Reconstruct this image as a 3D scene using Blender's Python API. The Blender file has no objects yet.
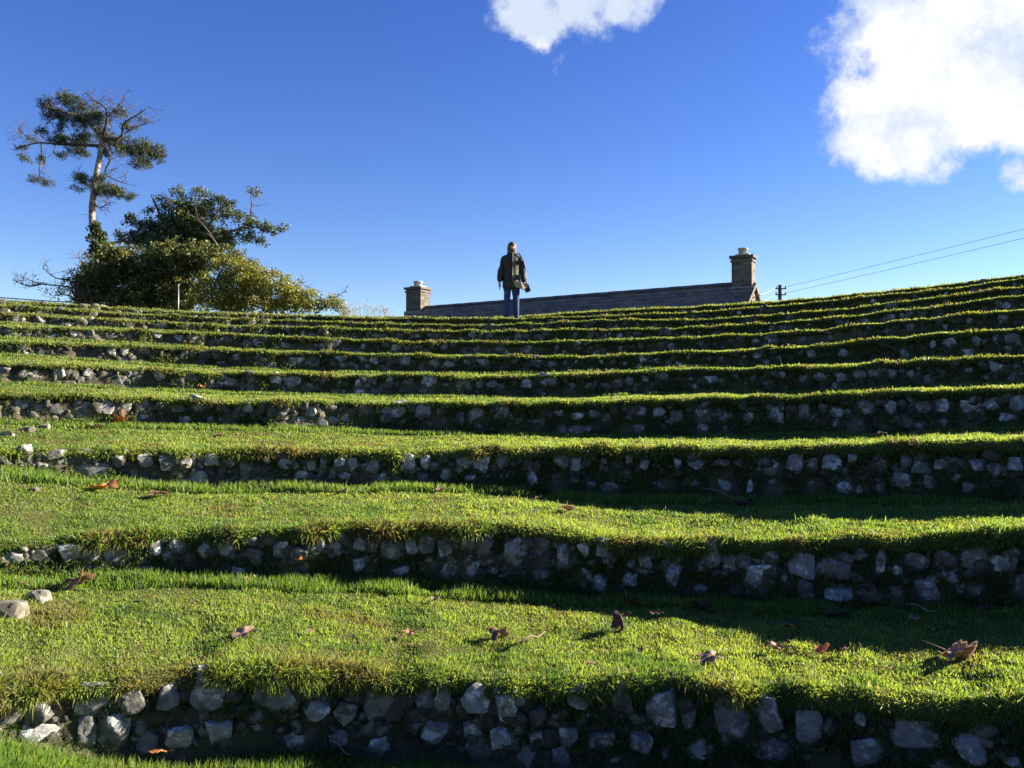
import bpy, bmesh, math, random
import numpy as np
from mathutils import Vector, Matrix, noise as mn
R_ = math.radians
rng = np.random.default_rng(7)
random.seed(7)
scene = bpy.context.scene
COL = scene.collection

# ------------------------------------------------------------------ camera
E, F, PITCH = 1.70, 804.0, math.atan(8 / 804.0)
cd = bpy.data.cameras.new('camera'); cam = bpy.data.objects.new('camera', cd); COL.objects.link(cam)
cam.location = (0, 0, E); cam.rotation_euler = (math.pi / 2 + PITCH, 0, 0)
cd.sensor_width = 36; cd.lens = F / 1024 * 36; cd.clip_end = 6000; cd.clip_start = 0.05
scene.camera = cam

def zat(py, Y):
    return E + Y * np.tan(PITCH + np.arctan((384 - np.asarray(py, float)) / F))
def at(px, py, Y):
    return Vector(((px - 512) / F * Y * 1.0, Y, float(zat(py, Y))))

# ------------------------------------------------------------------ noise
_tab = np.random.default_rng(3).random((64, 256, 256)).astype(np.float32)
def vn(x, y, s=0):
    x = np.asarray(x, float); y = np.asarray(y, float)
    ix = np.floor(x).astype(int); iy = np.floor(y).astype(int)
    fx = x - ix; fy = y - iy
    fx = fx * fx * (3 - 2 * fx); fy = fy * fy * (3 - 2 * fy)
    t = _tab[s % 64]
    a = t[ix & 255, iy & 255]; b = t[(ix + 1) & 255, iy & 255]
    c = t[ix & 255, (iy + 1) & 255]; d = t[(ix + 1) & 255, (iy + 1) & 255]
    return ((a * (1 - fx) + b * fx) * (1 - fy) + (c * (1 - fx) + d * fx) * fy) * 2 - 1

# ------------------------------------------------------------------ tagging
def tag(o, label=None, cat=None, group=None, kind=None):
    if label: o['label'] = label
    if cat: o['category'] = cat
    if group: o['group'] = group
    if kind: o['kind'] = kind
    return o
def empty(name, loc, label, cat, group=None):
    o = bpy.data.objects.new(name, None); COL.objects.link(o); o.location = loc
    o.empty_display_size = .1
    bpy.context.view_layer.update()
    return tag(o, label, cat, group)
def link(name, me, mat, parent=None, smooth=True):
    o = bpy.data.objects.new(name, me); COL.objects.link(o)
    if mat: me.materials.append(mat)
    if smooth: me.polygons.foreach_set('use_smooth', [True] * len(me.polygons))
    if parent:
        o.parent = parent
        mw = parent.location if parent.parent is None else Vector((0, 0, 0))
        # geometry is authored in world space: shift it into the parent's frame
        o.matrix_parent_inverse = Matrix.Translation(-mw)
    return o
class MB:
    """collects verts/faces in world space, then one mesh object"""
    def __init__(s): s.v = []; s.f = []
    def add(s, v, f):
        n = len(s.v); s.v += [tuple(p) for p in v]; s.f += [tuple(i + n for i in q) for q in f]; return s
    def box(s, c, size, M=None):
        x, y, z = [a / 2 for a in size]; c = Vector(c)
        vs = [Vector((i * x, j * y, k * z)) for i in (-1, 1) for j in (-1, 1) for k in (-1, 1)]
        if M is not None: vs = [M @ p for p in vs]
        return s.add([c + p for p in vs], [(0, 1, 3, 2), (4, 6, 7, 5), (0, 4, 5, 1), (2, 3, 7, 6), (0, 2, 6, 4), (1, 5, 7, 3)])
    def tube(s, pts, rad, n=6, sq=1.0, cap=True):
        pts = [Vector(p) for p in pts]
        if not hasattr(rad, '__len__'): rad = [rad] * len(pts)
        vs, fs = [], []
        ref = Vector((0.13, 0.31, 0.94))
        for i, p in enumerate(pts):
            d = (pts[min(i + 1, len(pts) - 1)] - pts[max(i - 1, 0)]).normalized()
            if abs(d.dot(ref)) > .95: a = d.cross(Vector((1, 0, 0))).normalized()
            else: a = d.cross(ref).normalized()
            b = d.cross(a)
            for k in range(n):
                t = 2 * math.pi * k / n
                vs.append(p + (a * math.cos(t) + b * math.sin(t) * sq) * rad[i])
        for i in range(len(pts) - 1):
            for k in range(n):
                fs.append((i * n + k, i * n + (k + 1) % n, (i + 1) * n + (k + 1) % n, (i + 1) * n + k))
        if cap:
            fs.append(tuple(range(n))[::-1]); fs.append(tuple(range((len(pts) - 1) * n, len(pts) * n)))
        return s.add(vs, fs)
    def loft(s, rings):
        """rings: (cx, cy, cz, rx, ry) ellipses stacked; tube with caps"""
        n = 16; vs = []; fs = []
        for (cx, cy, cz, rx, ry) in rings:
            for k in range(n):
                t = 2 * math.pi * k / n
                vs.append((cx + rx * math.cos(t), cy + ry * math.sin(t), cz))
        for i in range(len(rings) - 1):
            for k in range(n):
                fs.append((i * n + k, i * n + (k + 1) % n, (i + 1) * n + (k + 1) % n, (i + 1) * n + k))
        fs.append(tuple(range(n))[::-1]); fs.append(tuple(range((len(rings) - 1) * n, len(rings) * n)))
        return s.add(vs, fs)
    def build(s, name, mat, parent=None, smooth=True, off=None):
        v = s.v if off is None else [(a + off[0], b + off[1], c + off[2]) for a, b, c in s.v]
        me = bpy.data.meshes.new(name); me.from_pydata(v, [], s.f); me.update()
        return link(name, me, mat, parent, smooth)

def np_mesh(name, V, quads=None, tris=None, col=None):
    me = bpy.data.meshes.new(name)
    V = np.ascontiguousarray(V, np.float32)
    idx = []; start = []; n0 = 0; nq = 0 if quads is None else len(quads); nt = 0 if tris is None else len(tris)
    if nq: idx.append(quads.reshape(-1)); start.append(np.arange(nq) * 4)
    if nt: idx.append(tris.reshape(-1)); start.append(nq * 4 + np.arange(nt) * 3)
    idx = np.concatenate(idx).astype(np.int32); start = np.concatenate(start).astype(np.int32)
    me.vertices.add(len(V)); me.vertices.foreach_set('co', V.reshape(-1))
    me.loops.add(len(idx)); me.loops.foreach_set('vertex_index', idx)
    me.polygons.add(nq + nt); me.polygons.foreach_set('loop_start', start)
    if col is not None:
        a = me.color_attributes.new('tint', 'FLOAT_COLOR', 'POINT')
        c4 = np.ones((len(V), 4), np.float32); c4[:, :3] = col
        a.data.foreach_set('color', c4.reshape(-1))
    me.update(calc_edges=True)
    return me

# ------------------------------------------------------------------ materials
def newmat(name):
    m = bpy.data.materials.new(name); m.use_nodes = True
    nt = m.node_tree; b = nt.nodes['Principled BSDF']
    b.inputs['Specular IOR Level'].default_value = .25
    return m, nt, b
def N(nt, t, **k):
    n = nt.nodes.new(t)
    for a, v in k.items():
        if a in n.bl_rna.properties.keys(): setattr(n, a, v)
    return n
def noise_(nt, scale, detail=5, rough=.6, coord='Object', dist=0):
    tc = N(nt, 'ShaderNodeTexCoord'); n = N(nt, 'ShaderNodeTexNoise')
    n.inputs['Scale'].default_value = scale; n.inputs['Detail'].default_value = detail
    n.inputs['Roughness'].default_value = rough; n.inputs['Distortion'].default_value = dist
    nt.links.new(tc.outputs[coord], n.inputs['Vector']); return n.outputs['Fac']
def ramp(nt, fac, stops):
    r = N(nt, 'ShaderNodeValToRGB'); e = r.color_ramp.elements
    while len(e) < len(stops): e.new(.5)
    for i, (p, c) in enumerate(stops):
        e[i].position = p; e[i].color = (*c, 1) if len(c) == 3 else c
    nt.links.new(fac, r.inputs[0]); return r.outputs['Color']
def mix(nt, fac, a, b, mode='MIX'):
    m = N(nt, 'ShaderNodeMix', data_type='RGBA', blend_type=mode)
    for s, v in ((0, fac), (6, a), (7, b)):
        if hasattr(v, 'is_output'): nt.links.new(v, m.inputs[s])
        else: m.inputs[s].default_value = v if not isinstance(v, tuple) else ((*v, 1) if len(v) == 3 else v)
    return m.outputs[2]
def bump(nt, b, h, strength=.5, dist=.02):
    n = N(nt, 'ShaderNodeBump'); n.inputs['Strength'].default_value = strength; n.inputs['Distance'].default_value = dist
    nt.links.new(h, n.inputs['Height']); nt.links.new(n.outputs[0], b.inputs['Normal'])
def simple(name, c1, c2, scale=8, rough=.8, bm=.3, bd=.01, coord='Object'):
    m, nt, b = newmat(name)
    f = noise_(nt, scale, coord=coord)
    nt.links.new(ramp(nt, f, [(.35, c1), (.65, c2)]), b.inputs['Base Color'])
    b.inputs['Roughness'].default_value = rough
    if bm: bump(nt, b, noise_(nt, scale * 3, coord=coord), bm, bd)
    return m
def foliage_mat(name, trans=.35, rough=.55, gain=1.0):
    m, nt, b = newmat(name)
    at_ = N(nt, 'ShaderNodeAttribute'); at_.attribute_name = 'tint'
    nt.links.new(at_.outputs['Color'], b.inputs['Base Color'])
    b.inputs['Roughness'].default_value = rough; b.inputs['Specular IOR Level'].default_value = .3
    t = N(nt, 'ShaderNodeBsdfTranslucent')
    tc = mix(nt, 1.0, at_.outputs['Color'], (1.35 * gain, 1.25 * gain, .55 * gain), 'MULTIPLY')
    nt.links.new(tc, t.inputs['Color'])
    mx = N(nt, 'ShaderNodeMixShader'); mx.inputs[0].default_value = trans
    nt.links.new(b.outputs[0], mx.inputs[1]); nt.links.new(t.outputs[0], mx.inputs[2])
    nt.links.new(mx.outputs[0], nt.nodes['Material Output'].inputs['Surface'])
    return m

M = {}
# turf ground: green with worn earthy patches
m, nt, b = newmat('turf'); M['turf'] = m
a1 = ramp(nt, noise_(nt, 2.2), [(.35, (.05, .06, .02)), (.65, (.10, .095, .035))])
a2 = mix(nt, ramp(nt, noise_(nt, 9), [(.55, (0, 0, 0)), (.75, (.8, .8, .8))]), a1, (.075, .055, .03))
nt.links.new(a2, b.inputs['Base Color']); b.inputs['Roughness'].default_value = .95
b.inputs['Specular IOR Level'].default_value = 0
bump(nt, b, noise_(nt, 60, 6), .7, .02)
# earth behind the stones
m, nt, b = newmat('earth'); M['earth'] = m
a1 = ramp(nt, noise_(nt, 6, 8, .7), [(.35, (.08, .062, .042)), (.6, (.17, .13, .085)), (.75, (.25, .20, .13))])
a2 = mix(nt, ramp(nt, noise_(nt, 3.1, 6), [(.42, (0, 0, 0)), (.62, (.9, .9, .9))]), a1, (.065, .085, .026))
nt.links.new(a2, b.inputs['Base Color']); b.inputs['Roughness'].default_value = 1
bump(nt, b, noise_(nt, 26, 8, .7), 1, .04)
# granite with lichen, moss
def stone_mat(name, dark, light, lich, moss=.5):
    m, nt, b = newmat(name)
    oi = N(nt, 'ShaderNodeObjectInfo')
    tc = N(nt, 'ShaderNodeTexCoord')
    va = N(nt, 'ShaderNodeVectorMath', operation='ADD')
    geo = N(nt, 'ShaderNodeNewGeometry')
    nt.links.new(geo.outputs['Position'], va.inputs[0])
    va2 = N(nt, 'ShaderNodeVectorMath', operation='SCALE'); nt.links.new(oi.outputs['Random'], va2.inputs['Scale']); va2.inputs[0].default_value = (40, 23, 11)
    nt.links.new(va2.outputs[0], va.inputs[1])
    def nz(s, d=6, r=.65):
        n = N(nt, 'ShaderNodeTexNoise'); n.inputs['Scale'].default_value = s; n.inputs['Detail'].default_value = d
        n.inputs['Roughness'].default_value = r; nt.links.new(va.outputs[0], n.inputs['Vector']); return n.outputs['Fac']
    base = ramp(nt, nz(22, 8, .75), [(.3, dark), (.7, light)])
    base = mix(nt, ramp(nt, nz(11, 7, .75), [(.53, (0, 0, 0)), (.58, (.8, .8, .8))]), base, lich)
    base = mix(nt, ramp(nt, nz(4.3, 5), [(.55, (0, 0, 0)), (.68, (moss, moss, moss))]), base, (.045, .045, .02))
    tint = ramp(nt, oi.outputs['Random'], [(0, (.42, .40, .35)), (.5, (.80, .77, .73)), (1, (1.2, 1.18, 1.16))])
    base = mix(nt, 1.0, base, tint, 'MULTIPLY')
    nt.links.new(base, b.inputs['Base Color']); b.inputs['Roughness'].default_value = .85
    bump(nt, b, nz(35, 8, .75), .9, .012)
    return m
M['stone'] = stone_mat('granite', (.13, .125, .115), (.37, .36, .34), (.66, .66, .63), .85)
M['rubble'] = stone_mat('mossy_rubble', (.075, .066, .052), (.22, .20, .165), (.42, .41, .37), .9)
M['pale_stone'] = stone_mat('pale_granite', (.20, .18, .14), (.40, .37, .30), (.55, .53, .47), .5)
M['grass'] = foliage_mat('grass_blades', .5, .5, 1.3)
M['leafy'] = foliage_mat('leaves', .3, .5)
M['needle'] = foliage_mat('needles', .15, .6)
M['bark'] = simple('bark', (.05, .038, .03), (.12, .09, .07), 6, .9, .6, .03)
M['pinebark'] = simple('pine_bark', (.15, .11, .08), (.36, .28, .22), 5, .9, .5, .03)
M['slate'] = None
# ------------------------------------------------------------------ terrace geometry
CC = np.array([0.0, -1.0])
D = [3.70, 5.25, 6.80, 8.35, 9.90, 11.40, 12.90, 14.40, 15.90, 17.40, 18.90]
RR = [1 + d for d in D]
XS = [0, 100, 200, 300, 400, 500, 600, 700, 800, 924, 1024]
XS2 = [0, 60, 120, 180, 250, 300, 400, 512, 560, 620, 700, 760, 820, 900, 960, 1024]
LIP = [
 (XS2, [687, 683, 679, 673, 667, 672, 676, 676, 678, 680, 686, 697, 693, 696, 706, 703]),
 (XS2, [541, 540, 533, 531, 529, 527, 526, 523, 531, 541, 540, 540, 539, 536, 534, 531]),
 (XS, [450, 451, 451, 450, 450, 447, 448, 449, 445, 441, 440]),
 (XS, [392, 396, 401, 401, 402, 403, 401, 398, 397, 391, 387]),
 (XS, [362, 366, 371, 374, 375, 376, 373, 368, 367, 361, 355]),
 (XS, [341, 344, 348, 352, 355, 356, 357, 351, 347, 334, 327]),
 (XS, [325, 329, 332, 337, 341, 342, 340, 336, 332, 318, 309]),
 (XS, [313, 319, 324, 327, 330, 331, 329, 328, 320, 309, 294]),
 (XS, [305, 311, 317, 320, 324, 325, 320, 319, 313, 300, 285]),
 (XS, [302.5, 307, 313, 315.5, 318, 319, 315.5, 312, 304, 291, 278.5]),
 (XS, [301.5, 306.5, 313, 316, 318, 318.5, 311, 306.5, 300, 287, 275]),
]
BACK = {0: [736, 762, 766, 762, 762, 768, 772, 785, 795, 800, 804],
        1: [571, 578, 575, 578, 581, 588, 597, 600, 604, 606, 607],
        2: [471, 480, 489, 486, 486, 491, 499, 500, 500, 500, 500],
        3: [420, 426, 427, 427, 433, 435, 437, 437, 435, 433, 431],
        4: [382, 388, 393, 396, 398, 399, 397.5, 394, 394, 388, 384]}
def ring_z(xs, ys, R, th):
    """height of the line traced in the photo, at ring radius R and ring angle th"""
    u = 512 / F
    q = lambda s: (lambda Y: math.atan2(s * u * Y, Y + 1))((-2 + math.sqrt(4 - 4 * (1 + u * u) * (1 - R * R))) / (2 * (1 + u * u)))
    t = np.clip(th, q(-1), q(1))
    X = R * np.sin(t); Y = R * np.cos(t) - 1
    px = 512 + F * X / Y
    y = sum(np.interp(px + o, xs, ys) for o in (-24, -12, 0, 12, 24)) / 5
    z = zat(y, Y)
    zl, zr = float(zat(ys[0], (R * math.cos(q(-1)) - 1))), float(zat(ys[-1], (R * math.cos(q(1)) - 1)))
    w = np.clip((np.abs(th) - 1.0) / 1.8, 0, 1); w = w * w * (3 - 2 * w)
    return z * (1 - w) + (zl + zr) / 2 * w, px
dense = np.arange(-46, 46.01, .12)
th = np.radians(np.concatenate([np.arange(-180, -46, 2.0), dense, np.arange(48, 180.1, 2.0)]))
NC = len(th)
fine = ((np.abs(np.degrees(th)) < 46) * 1.0)
rows_r, rows_z, rows_zone = [], [], []   # zone: 0 tread, 1 back of tread, 2 lip nose, 3 riser, 9 out
def addrow(r, z, zone): rows_r.append(np.broadcast_to(r, (NC,)).astype(float).copy()); rows_z.append(np.broadcast_to(z, (NC,)).astype(float).copy()); rows_zone.append(zone)
LZ, BZ, RJ = [], [], []
for i, R in enumerate(RR):
    z, px = ring_z(*LIP[i], R, th)
    s = th * R
    sc = 1.0 if i < 10 else .5
    z = z + fine * (.016 * vn(s / .35, i * 3.1, i) + .012 * vn(s / .13, i * 5.3, i + 12)) * sc
    LZ.append(z)
    RJ.append((.07 * vn(s / 1.1, i, i + 20) + .035 * vn(s / .33, i, i + 31) + .015 * vn(s / .1, i, i + 42)) * (fine * .8 + .2))
b0, _ = ring_z(XS, BACK[0], RR[0], th)
BZ.append(b0)
for i in range(len(RR) - 1):
    if i + 1 in BACK:
        z, px = ring_z(XS, BACK[i + 1], RR[i + 1], th)
        z = np.minimum(np.maximum(z, LZ[i] - .02), LZ[i + 1] - .10)
    else:
        z, px = ring_z(*LIP[i], RR[i], th)
        z = z + np.interp(px, [0, 300], [.12, .04])
        z = np.minimum(z, LZ[i + 1] - .03)
    BZ.append(z)
addrow(0.02, np.mean(b0), 0)
for k in range(1, 10):
    t = k / 10; r = (RR[0] - .06) * t
    addrow(r, np.mean(b0) * (1 - t ** 2) + b0 * t ** 2 + .012 * fine * vn(th * r / .2, r * 5, 5), 0 if t < .85 else 1)
WALLS = []
for i, R in enumerate(RR):
    Rj = R + RJ[i]; zb, zl = BZ[i], LZ[i]; H = zl - zb
    nz = vn(th * R / .18, i * 7.7, i + 9) * fine
    addrow(Rj - .09, zb, 1)
    addrow(Rj - .01 + .01 * nz, zb + .02, 3)
    addrow(Rj + .05 + .015 * nz, zb + .12 * H, 3)
    addrow(Rj + .08, zb + .40 * H, 3)
    addrow(Rj + .08, zb + .62 * H, 3)
    nose = np.minimum(.085 if i < 3 else .052, H * .32)
    addrow(Rj + .045 + .02 * nz, zl - nose * 1.2, 3)
    addrow(Rj - .005 + .02 * nz, zl - nose * .85, 2)
    addrow(Rj - .02 + .02 * nz, zl - nose * .5, 2)
    addrow(Rj + .01, zl - nose * .18, 2)
    addrow(Rj + .07, zl, 0)
    if i < len(RR) - 1:
        r0 = Rj + .07; r1 = RR[i + 1] + RJ[i + 1] - .09
        for k in range(1, 13):
            t = k / 13
            g = .010 * vn(th * R / .16, i * 9 + k * .75, 3 + i) + .018 * vn(th * R / .6, i * 9 + k * .3, 17 + i)
            addrow(r0 + (r1 - r0) * t, zl + (BZ[i + 1] - zl) * t ** 1.3 + fine * g * math.sin(math.pi * t), 0 if t < .78 else 1)
zt = LZ[-1]
for (dr, k) in ((.5, 0), (1.2, 0), (2.2, 0), (3.6, .1), (5.0, .35), (7, .7), (9.5, .93), (13, 1.0)):
    addrow(RR[-1] + dr, zt * (1 - k) + 1.2 * k + (.05 if k == 0 else 0), 9)
for (r, z) in ((60, 1.0), (120, .5), (300, -1), (900, -6), (3000, -25)):
    addrow(r, z, 9)
GR = np.array(rows_r); GZ = np.array(rows_z); NRW = len(GR)
GX = GR * np.sin(th)[None, :] + CC[0]; GY = GR * np.cos(th)[None, :] + CC[1]
P = np.stack([GX, GY, GZ], -1)
def ground_z(x, y):
    t = math.atan2(x - CC[0], y - CC[1]); r = math.hypot(x - CC[0], y - CC[1])
    c = int(np.clip(np.searchsorted(th, t), 1, NC - 1))
    o = np.argsort(GR[:, c]); return float(np.interp(r, GR[o, c], GZ[o, c]))
idx = np.arange(NRW * NC).reshape(NRW, NC)
q = np.stack([idx[:-1, :-1], idx[:-1, 1:], idx[1:, 1:], idx[1:, :-1]], -1).reshape(-1, 4)[:, ::-1]
gm = np_mesh('ground', P.reshape(-1, 3), quads=q)
g = link('ground', gm, M['turf']); tag(g, 'turf ground of the stepped grassy bank', 'ground', kind='structure')

# ------------------------------------------------------------------ retaining walls
def stone_mesh(seed):
    r = random.Random(seed)
    bm = bmesh.new(); bmesh.ops.create_icosphere(bm, subdivisions=4, radius=1)
    planes = []
    for k in range(r.randint(7, 10)):
        v = Vector((r.gauss(0, 1), r.gauss(0, 1), r.gauss(0, 1))).normalized(); planes.append((v, r.uniform(.66, .90)))
    planes += [(Vector((0, -1, 0)).lerp(Vector((r.uniform(-1, 1), -1, r.uniform(-1, 1))), .25).normalized(), r.uniform(.6, .75))]
    for ax in (Vector((1, 0, 0)), Vector((-1, 0, 0)), Vector((0, 0, 1)), Vector((0, 0, -1)), Vector((0, -1, 0))):
        planes.append(((ax + Vector((r.gauss(0, .30), r.gauss(0, .22), r.gauss(0, .30)))).normalized(), r.uniform(.56, .80)))
    off = Vector((r.uniform(0, 50), r.uniform(0, 50), 0))
    for v in bm.verts:
        d = v.co.normalized(); rad = 1.15
        for n, h in planes:
            c = d.dot(n)
            if c > .05: rad = min(rad, h / c)
        p = d * rad
        rad *= 1 + .05 * mn.noise(p * 2.2 + off) + .045 * mn.noise(p * 6 + off) + .02 * mn.noise(p * 14 + off)
        v.co = d * rad
    sx = max(abs(v.co.x) for v in bm.verts); sz = max(abs(v.co.z) for v in bm.verts)
    for v in bm.verts: v.co.x /= sx; v.co.z /= sz
    me = bpy.data.meshes.new('stone'); bm.to_mesh(me); bm.free()
    me.materials.append(M['stone'])
    me.polygons.foreach_set('use_smooth', [True] * len(me.polygons))
    try: me.set_sharp_from_angle(angle=R_(38))
    except Exception: pass
    return me
SM = [stone_mesh(100 + k) for k in range(22)]
def low_np(seed):
    r = random.Random(seed); bm = bmesh.new(); bmesh.ops.create_icosphere(bm, subdivisions=2, radius=1)
    pl = [(Vector((r.gauss(0, 1), r.gauss(0, 1), r.gauss(0, 1))).normalized(), r.uniform(.55, .9)) for _ in range(9)]
    for v in bm.verts:
        d = v.co.normalized(); rad = 1.1
        for n, h in pl:
            c = d.dot(n)
            if c > .05: rad = min(rad, h / c)
        v.co = d * rad
    vv = np.array([v.co[:] for v in bm.verts]); ff = np.array([[v.index for v in f.verts] for f in bm.faces]); bm.free(); return vv, ff
LOWN = [low_np(k) for k in range(14)]
T1 = [(134,702,26,28),(168,700,20,25),(211,695,44,42),(276,697,42,36),(380,704,34,46),(318,711,26,24),(346,714,22,26),(426,703,22,28),(443,698,16,30),(479,699,32,34),(507,701,24,36),(88,735,20,38),(116,738,34,46),(222,733,26,26),(435,733,30,28),(474,730,24,22),(500,730,20,20),(537,710,20,24),(576,694,28,28),(622,702,24,38),(660,711,34,36),(602,738,34,26),(535,733,16,12),(730,723,36,48),(768,718,26,36),(806,731,26,42),(860,722,12,12),(912,738,54,42),(772,752,40,32),(866,755,36,32),(970,752,30,36),(1012,764,14,12),(40,710,24,26),(12,712,26,24),(568,735,22,22),(640,742,26,24),(688,720,18,24),(700,752,28,24),(300,742,30,22),(340,744,26,20),(380,746,24,18),(180,738,26,30),(150,742,22,24),(560,752,20,18)]
T2 = [(73,551,22,18),(95,553,14,20),(115,554,24,26),(156,549,12,16),(176,546,16,18),(168,556,12,12),(206,551,14,16),(229,546,20,24),(256,553,18,22),(281,548,16,18),(301,551,20,14),(322,541,10,16),(334,548,20,20),(391,549,26,24),(411,546,14,20),(427,544,16,26),(445,546,14,18),(361,543,14,14),(359,564,14,18),(468,543,14,18),(483,546,16,20),(513,554,20,32),(585,549,14,18),(602,548,12,20),(563,556,14,26),(599,583,14,20),(667,548,18,14),(672,576,18,24),(709,556,28,32),(760,576,32,34),(802,563,24,26),(835,568,38,22),(804,589,20,24),(838,594,32,20),(867,593,24,20),(880,561,10,26),(895,596,14,28),(925,593,26,36),(950,578,14,12),(1000,566,20,20),(1013,564,7,18),(1021,590,18,30),(40,556,20,14),(15,557,20,14),(190,566,14,10),(240,571,16,12),(400,570,18,12),(540,575,16,14),(630,580,18,16),(645,560,14,14),(700,590,16,12),(735,592,14,12),(975,592,16,16)]
T3 = [(27,455,14,20),(52,456,26,12),(83,457,24,14),(90,471,30,18),(146,460,14,14),(169,462,16,16),(199,478,18,16),(211,460,16,14),(246,471,14,20),(267,460,8,8),(312,465,12,12),(324,463,8,16),(302,475,12,10),(352,463,16,16),(373,466,16,18),(408,463,18,18),(425,463,12,14),(465,462,20,14),(481,465,18,18),(503,461,14,16),(383,478,12,10),(423,478,12,12),(345,476,12,8),(562,461,18,14),(576,465,12,16),(604,462,8,7),(629,460,8,12),(644,465,10,10),(574,481,12,7),(591,485,12,12),(533,480,12,16),(678,465,8,12),(696,465,16,12),(724,463,14,8),(795,463,18,24),(833,463,18,18),(852,458,9,9),(905,461,11,12),(940,464,14,12),(976,465,13,12),(1014,463,12,14),(845,488,18,22),(695,485,10,9),(880,488,10,14),(903,480,16,20),(928,481,12,16),(966,487,14,14),(750,488,8,16),(956,476,8,8),(860,490,7,10),(120,462,14,12),(185,462,12,12),(230,462,12,12),(285,464,12,12),(340,462,10,12),(395,478,12,10),(445,476,12,12),(470,479,12,9)]
ORD = ['lowest', 'second', 'third', 'fourth', 'fifth', 'sixth', 'seventh', 'eighth', 'ninth', 'tenth', 'eleventh']
LOOK = ['with the biggest grey boulders, under the nearest turf ledge', 'of stones packed shoulder to shoulder, up from the bottom', 'of mixed grey stones, above the two wide grass ledges',
        'with an even line of small pale stones, counted from the bottom', 'with sunlit rounded stones at its left end, counted from the bottom', 'with blocky stones left of centre, counted from the bottom',
        'mostly overgrown, stones bare at the far left, counted from the bottom', 'with tiny pale stones in dark turf, counted from the bottom', 'a thin dark band, counted from the bottom',
        'just below the feet of the standing person', 'topmost, showing only on the right against the sky']
hidden_r = {}
def px_of(x, y): return 512 + F * x / y
STONES_XY = []
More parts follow.
